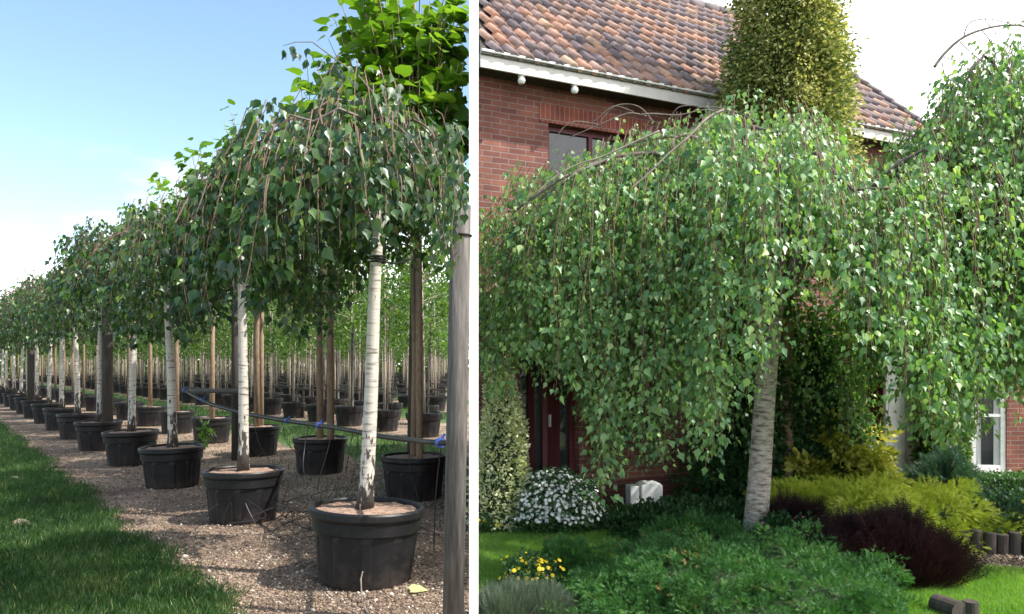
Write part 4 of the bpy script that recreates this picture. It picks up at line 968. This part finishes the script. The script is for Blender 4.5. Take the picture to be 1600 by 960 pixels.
# golden shrub below the conifer
mound('golden_shrub', X(1305, 9.0), 9.0, .56, .42, .98, 9000, T_LEAF, .10, M['goldshrub'], 'golden leaved shrub under the birch in front of the white door', 'shrub', 6, up=-.5, lump=.16, corem='innergreen', jit=.5, clus=150, cr=.16)
mound('green_shrub', X(1215, 9.1), 9.1, 1.0, .40, 2.5, 22000, T_LEAF, .085, M['grounddk'], 'dark green shrub against the house wall behind the birch trunk', 'shrub', 7, up=.0, lump=.2, corem='innergreen', jit=.8)
M['dkred'] = leafmat('dark_red_leaf', [(0,(.010,.006,.007)), (.5,(.024,.010,.012)), (.9,(.045,.016,.019)), (1,(.09,.05,.035))], .15, .5, .3, (1.3,.8,.6))
T_STEM = sprig(9, .022, .10)
mound('dark_red_shrub', X(1385, 6.2), 6.2, .62, .5, .46, 11000, T_STEM, .2, M['dkred'], 'dark burgundy feathery shrub between the green and golden junipers', 'shrub', 8, up=1.0, lump=.15, shell=(.6, .92), corem='earth', jit=.3)
mound('dark_red_shrub', X(1245, 7.3), 7.35, .42, .35, .40, 3500, T_STEM, .16, M['dkred'], 'small dark red shrub with pink flowers right of the birch trunk', 'shrub', 9, up=1.0, lump=.15, shell=(.6, .95), corem='earth', jit=.3)
# flowers
def disc(n=9, r_=1, petal=True):
    v = [(0, 0, .25*r_)]; f = []
    for k in range(n*2):
        a = math.pi*k/n; rr = r_*(1 if k % 2 == 0 else (.62 if petal else .95)); v.append((rr*math.cos(a), rr*math.sin(a), 0))
    for k in range(n*2): f.append((0, 1+k, 1+(k+1) % (2*n)))
    return v, f
def blossoms(e, P_, Dn, n, r_, mat, name='blossom', seed=0, petal=True, maxparts=100, zmin=.12, facing=True):
    r = np.random.default_rng(seed); cand = np.where(P_[:, 2] > zmin)[0]
    if facing: cand = cand[Dn[cand, 1] < .35]
    idx = r.choice(cand, min(n, len(cand)), replace=False); v, f = disc(7, r_, petal)
    me = bpy.data.meshes.new(name); me.from_pydata(v, [], f); me.materials.append(mat)
    keep = []
    ordr = idx[np.argsort(P_[idx, 1])]
    for c, i in enumerate(ordr):
        d = Vector(tuple(Dn[i]))+Vector((random.uniform(-.35, .35), -.25+random.uniform(-.3, .3), .35)); q = d.to_track_quat('Z', 'Y'); p_ = Vector(tuple(P_[i]))+Vector(tuple(Dn[i]))*.025
        if c < maxparts:
            o = linkm(name, me, e, p_); o.rotation_mode = 'QUATERNION'; o.rotation_quaternion = q; s = random.uniform(.75, 1.15); o.scale = (s,)*3
        else: keep.append((p_, q, random.uniform(.75, 1.15)))
    if keep:
        b = MB()
        for p_, q, s in keep:
            k = len(b.v); b.v += [tuple(p_+q @ (Vector(w_)*s)) for w_ in v]; b.f += [tuple(k+j for j in ff) for ff in f]
        o = b.build(name+'s', mat, e); o['kind'] = 'stuff'
M['petal'] = plain('white_petal', (.85,.85,.82), .6); M['yellow'] = plain('yellow_petal', (.85,.62,.02), .5); M['paleyellow'] = plain('pale_yellow_petal', (.85,.75,.15), .5); M['pink'] = plain('pink_petal', (.55,.14,.25), .5)
M['daisygreen'] = leafmat('daisy_bush_leaf', [(0,(.03,.08,.03)), (.5,(.05,.13,.04)), (1,(.10,.20,.07))], .25)
e, P_, Dn = mound('white_flowered_bush', X(861, 8.2), 8.1, .57, .45, .60, 6500, T_LEAF, .055, M['daisygreen'], 'round bush covered in small white daisy flowers beside the front door', 'flower bush', 10, up=.3, lump=.06, corem='innergreen', jit=.7)
blossoms(e, P_, Dn, 1050, .023, M['petal'], seed=3)
M['vario'] = leafmat('variegated_leaf', [(0,(.12,.18,.08)), (.4,(.42,.46,.30)), (.7,(.68,.68,.54)), (1,(.82,.80,.70))], .3, .5)
e, P_, Dn = mound('variegated_shrub', -.12, 8.0, .30, .26, 1.7, 7000, T_LEAF, .05, M['vario'], 'cream variegated shrub climbing the brick wall left of the door', 'shrub', 11, up=.2, lump=.12, corem='innergreen', jit=.9)
e, P_, Dn = mound('marigold_plant', X(762, 8.0), 7.85, .14, .12, .16, 500, T_LEAF, .05, M['daisygreen'], 'small plant with one orange yellow flower at the left of the bed', 'flower', 12, up=.5, corem='innergreen'); blossoms(e, P_, Dn, 5, .028, M['yellow'], seed=4, petal=False, zmin=.08)
e, P_, Dn = mound('yellow_flower_clump', X(832, 5.95), 5.9, .24, .2, .24, 2600, T_LEAF, .035, M['daisygreen'], 'clump of small yellow flowers at the lawn edge left of the juniper', 'flowers', 13, up=.7, lump=.2, corem='innergreen', jit=.7)
blossoms(e, P_, Dn, 100, .016, M['yellow'], seed=5, petal=False, zmin=.06)
mound('low_green_plant', X(885, 6.1), 6.05, .2, .22, .30, 3000, T_SPRIG, .08, M['junip'], 'upright bright green plant between the yellow flowers and the juniper', 'plant', 14, up=1.2, lump=.2, corem='innergreen')
M['laven'] = leafmat('grey_green_leaf', [(0,(.04,.065,.045)), (.6,(.09,.13,.09)), (1,(.26,.30,.24))], .2)
for i, (px, d, rx, h_, lb) in enumerate(((778, 5.2, .20, .17, 'grey green bushy plant at the very bottom left of the garden'), (845, 5.25, .20, .15, 'grey green bushy plant just left of the juniper in the bottom corner'))):
    xx = max(X(px, d), X(752, d)+rx*.9) if i == 0 else X(px, d)
    mound('lavender', xx, d, rx, .25, h_, 2600, T_STEM, .10, M['laven'], lb, 'plant', 15+i, up=1.4, lump=.2, corem='innergreen', jit=.4)
e, P_, Dn = mound('rose_bush', X(1580, 7.5), 7.45, .55, .38, .46, 5500, T_LEAF, .06, leafmat('rose_leaf', [(0,(.03,.075,.045)), (.5,(.06,.13,.08)), (1,(.14,.23,.14))], .2, .35, .6), 'leafy rose bush with a few yellow roses behind the log edging', 'rose bush', 18, up=.3, lump=.18, corem='innergreen', jit=.7)
blossoms(e, P_, Dn, 9, .022, M['paleyellow'], seed=6, petal=False, zmin=.15)
e, P_, Dn = mound('pink_flower_plant', X(1225, 7.1), 7.1, .3, .25, .34, 2200, T_LEAF, .05, M['grounddk'], 'low plant dotted with tiny pink flowers right of the birch base', 'flowers', 19, up=.7, lump=.2, corem='earth', jit=.7)
blossoms(e, P_, Dn, 30, .014, M['pink'], seed=7, petal=False, zmin=.1)
M['bluegreen'] = leafmat('blue_green_needle', [(0,(.025,.065,.045)), (.6,(.05,.12,.08)), (1,(.10,.19,.13))], .15, .5)
mound('blue_green_conifer', X(1475, 8.9), 8.9, .42, .4, .66, 6500, T_SPRIG, .09, M['bluegreen'], 'blue green bushy conifer below the extension wall', 'conifer', 20, up=.4, lump=.22, corem='innergreen', jit=.6)
mound('wall_climber', X(1480, 10.2), 10.28, .34, .18, 2.3, 9000, T_LEAF, .085, M['bgleaf'], 'green climbing plant on the extension wall left of the window', 'climber', 21, up=-.3, lump=.15, corem='innergreen', jit=.8)
# clipped hedge
r = rng; n = 12000; hx0, hx1, hy0, hy1, hh = X(1522, 9.3), 11.5, 9.2, 9.7, .36
x = r.uniform(hx0, hx1, n); f_ = r.uniform(0, 1, n) < .5
P_ = np.stack([x, np.where(f_, hy0+r.normal(size=n)*.012, r.uniform(hy0, hy1, n)), np.where(f_, r.uniform(0, hh, n), hh+r.normal(size=n)*.012)], 1)
he = empty('clipped_hedge', (0, 0, 0), 0, 'low clipped green hedge in front of the extension window', 'hedge')
linkm('foliage', leafmesh('foliage', P_, r.normal(size=(n, 3))+np.array([0, -.3, .3]), .04*r.uniform(.6, 1.2, n), r.beta(2, 2, n), T_LEAF, M['daisygreen']), he)
q = MB(); q.box(hx0+.02, hx1-.02, hy0+.02, hy1-.02, 0, hh-.02); q.build('light_stop_core', M['innergreen'], he)  # solid dark block added inside the hedge so no light leaks through
# bed edging and timber edging
q = MB(); y0 = 8.02
q.box(X(748, y0), 1.62, y0, y0+.08, 0, .09); tag(q.build('bed_edging', M['brickdark'], bevel=.01), 'dark brick edging along the back of the lawn', 'edging')
q = MB(); q.tube([(X(750, 5.55)+.01, 5.62, .04), (X(800, 5.6), 5.60, .045), (X(860, 5.55), 5.52, .045), (X(885, 5.4), 5.4, .04)], .045, 8); tag(q.build('timber_edging', M['timber'], smooth=True), 'low timber edging in front of the yellow flowers', 'edging')
ed_ = empty('log_edging', (0, 0, 0), 0, 'palisade of short dark upright logs below the rose bush', 'edging')
for i in range(13):
    xx = X(1508, 6.95)+i*.105; yy = 6.98-.02*i+.012*math.sin(i*2.1); q = MB(); hh_ = .20+.015*math.sin(i*1.7)
    q.lathe([(.052, 0), (.052, hh_-.008), (.044, hh_), (0, hh_)], 14, c=(xx, yy)); q.build('log', M['darktimber'], ed_, smooth=False)
q = MB(); q.tube([(X(1475, 5.2), 5.30, .06), (X(1500, 5.12), 5.12, .06)], .07, 16); q.tube([(X(1518, 5.15), 5.16, 0), (X(1518, 5.15), 5.16, .12)], .05, 16)
lo_ = empty('cut_log', (0, 0, 0), 0, 'short cut log lying beside the dark red shrub', 'log'); q.build('wood', M['darktimber'], lo_, smooth=False)
# white planter by the wall
wp = empty('planter_box', (X(1018, 8.55), 8.55, 0), R(8), 'small white painted box on legs by the wall behind the hanging birch leaves', 'planter')
q = MB(); pts = [(-.11, .12), (.13, .12), (.13, .36), (.10, .39), (-.05, .39), (-.11, .36)]
n0 = len(pts); 
q.v += [(a, 0, c) for a, c in pts]+[(a, .25, c) for a, c in pts]; q.f += [tuple(range(n0)), tuple(range(n0, 2*n0))[::-1]]+[(i, (i+1) % n0, n0+(i+1) % n0, n0+i)[::-1] for i in range(n0)]
q.build('panel', M['white'], wp, bevel=.006)
for sx in (-.105, .105):
    for sy in (.02, .23): q = MB(); q.box(sx-.02, sx+.02, sy-.018, sy+.018, 0, .118); q.build('leg', M['white'], wp)
q = MB(); q.box(-.24, -.14, 0, .2, .05, .36); q.build('side_panel', M['white'], wp, bevel=.005)
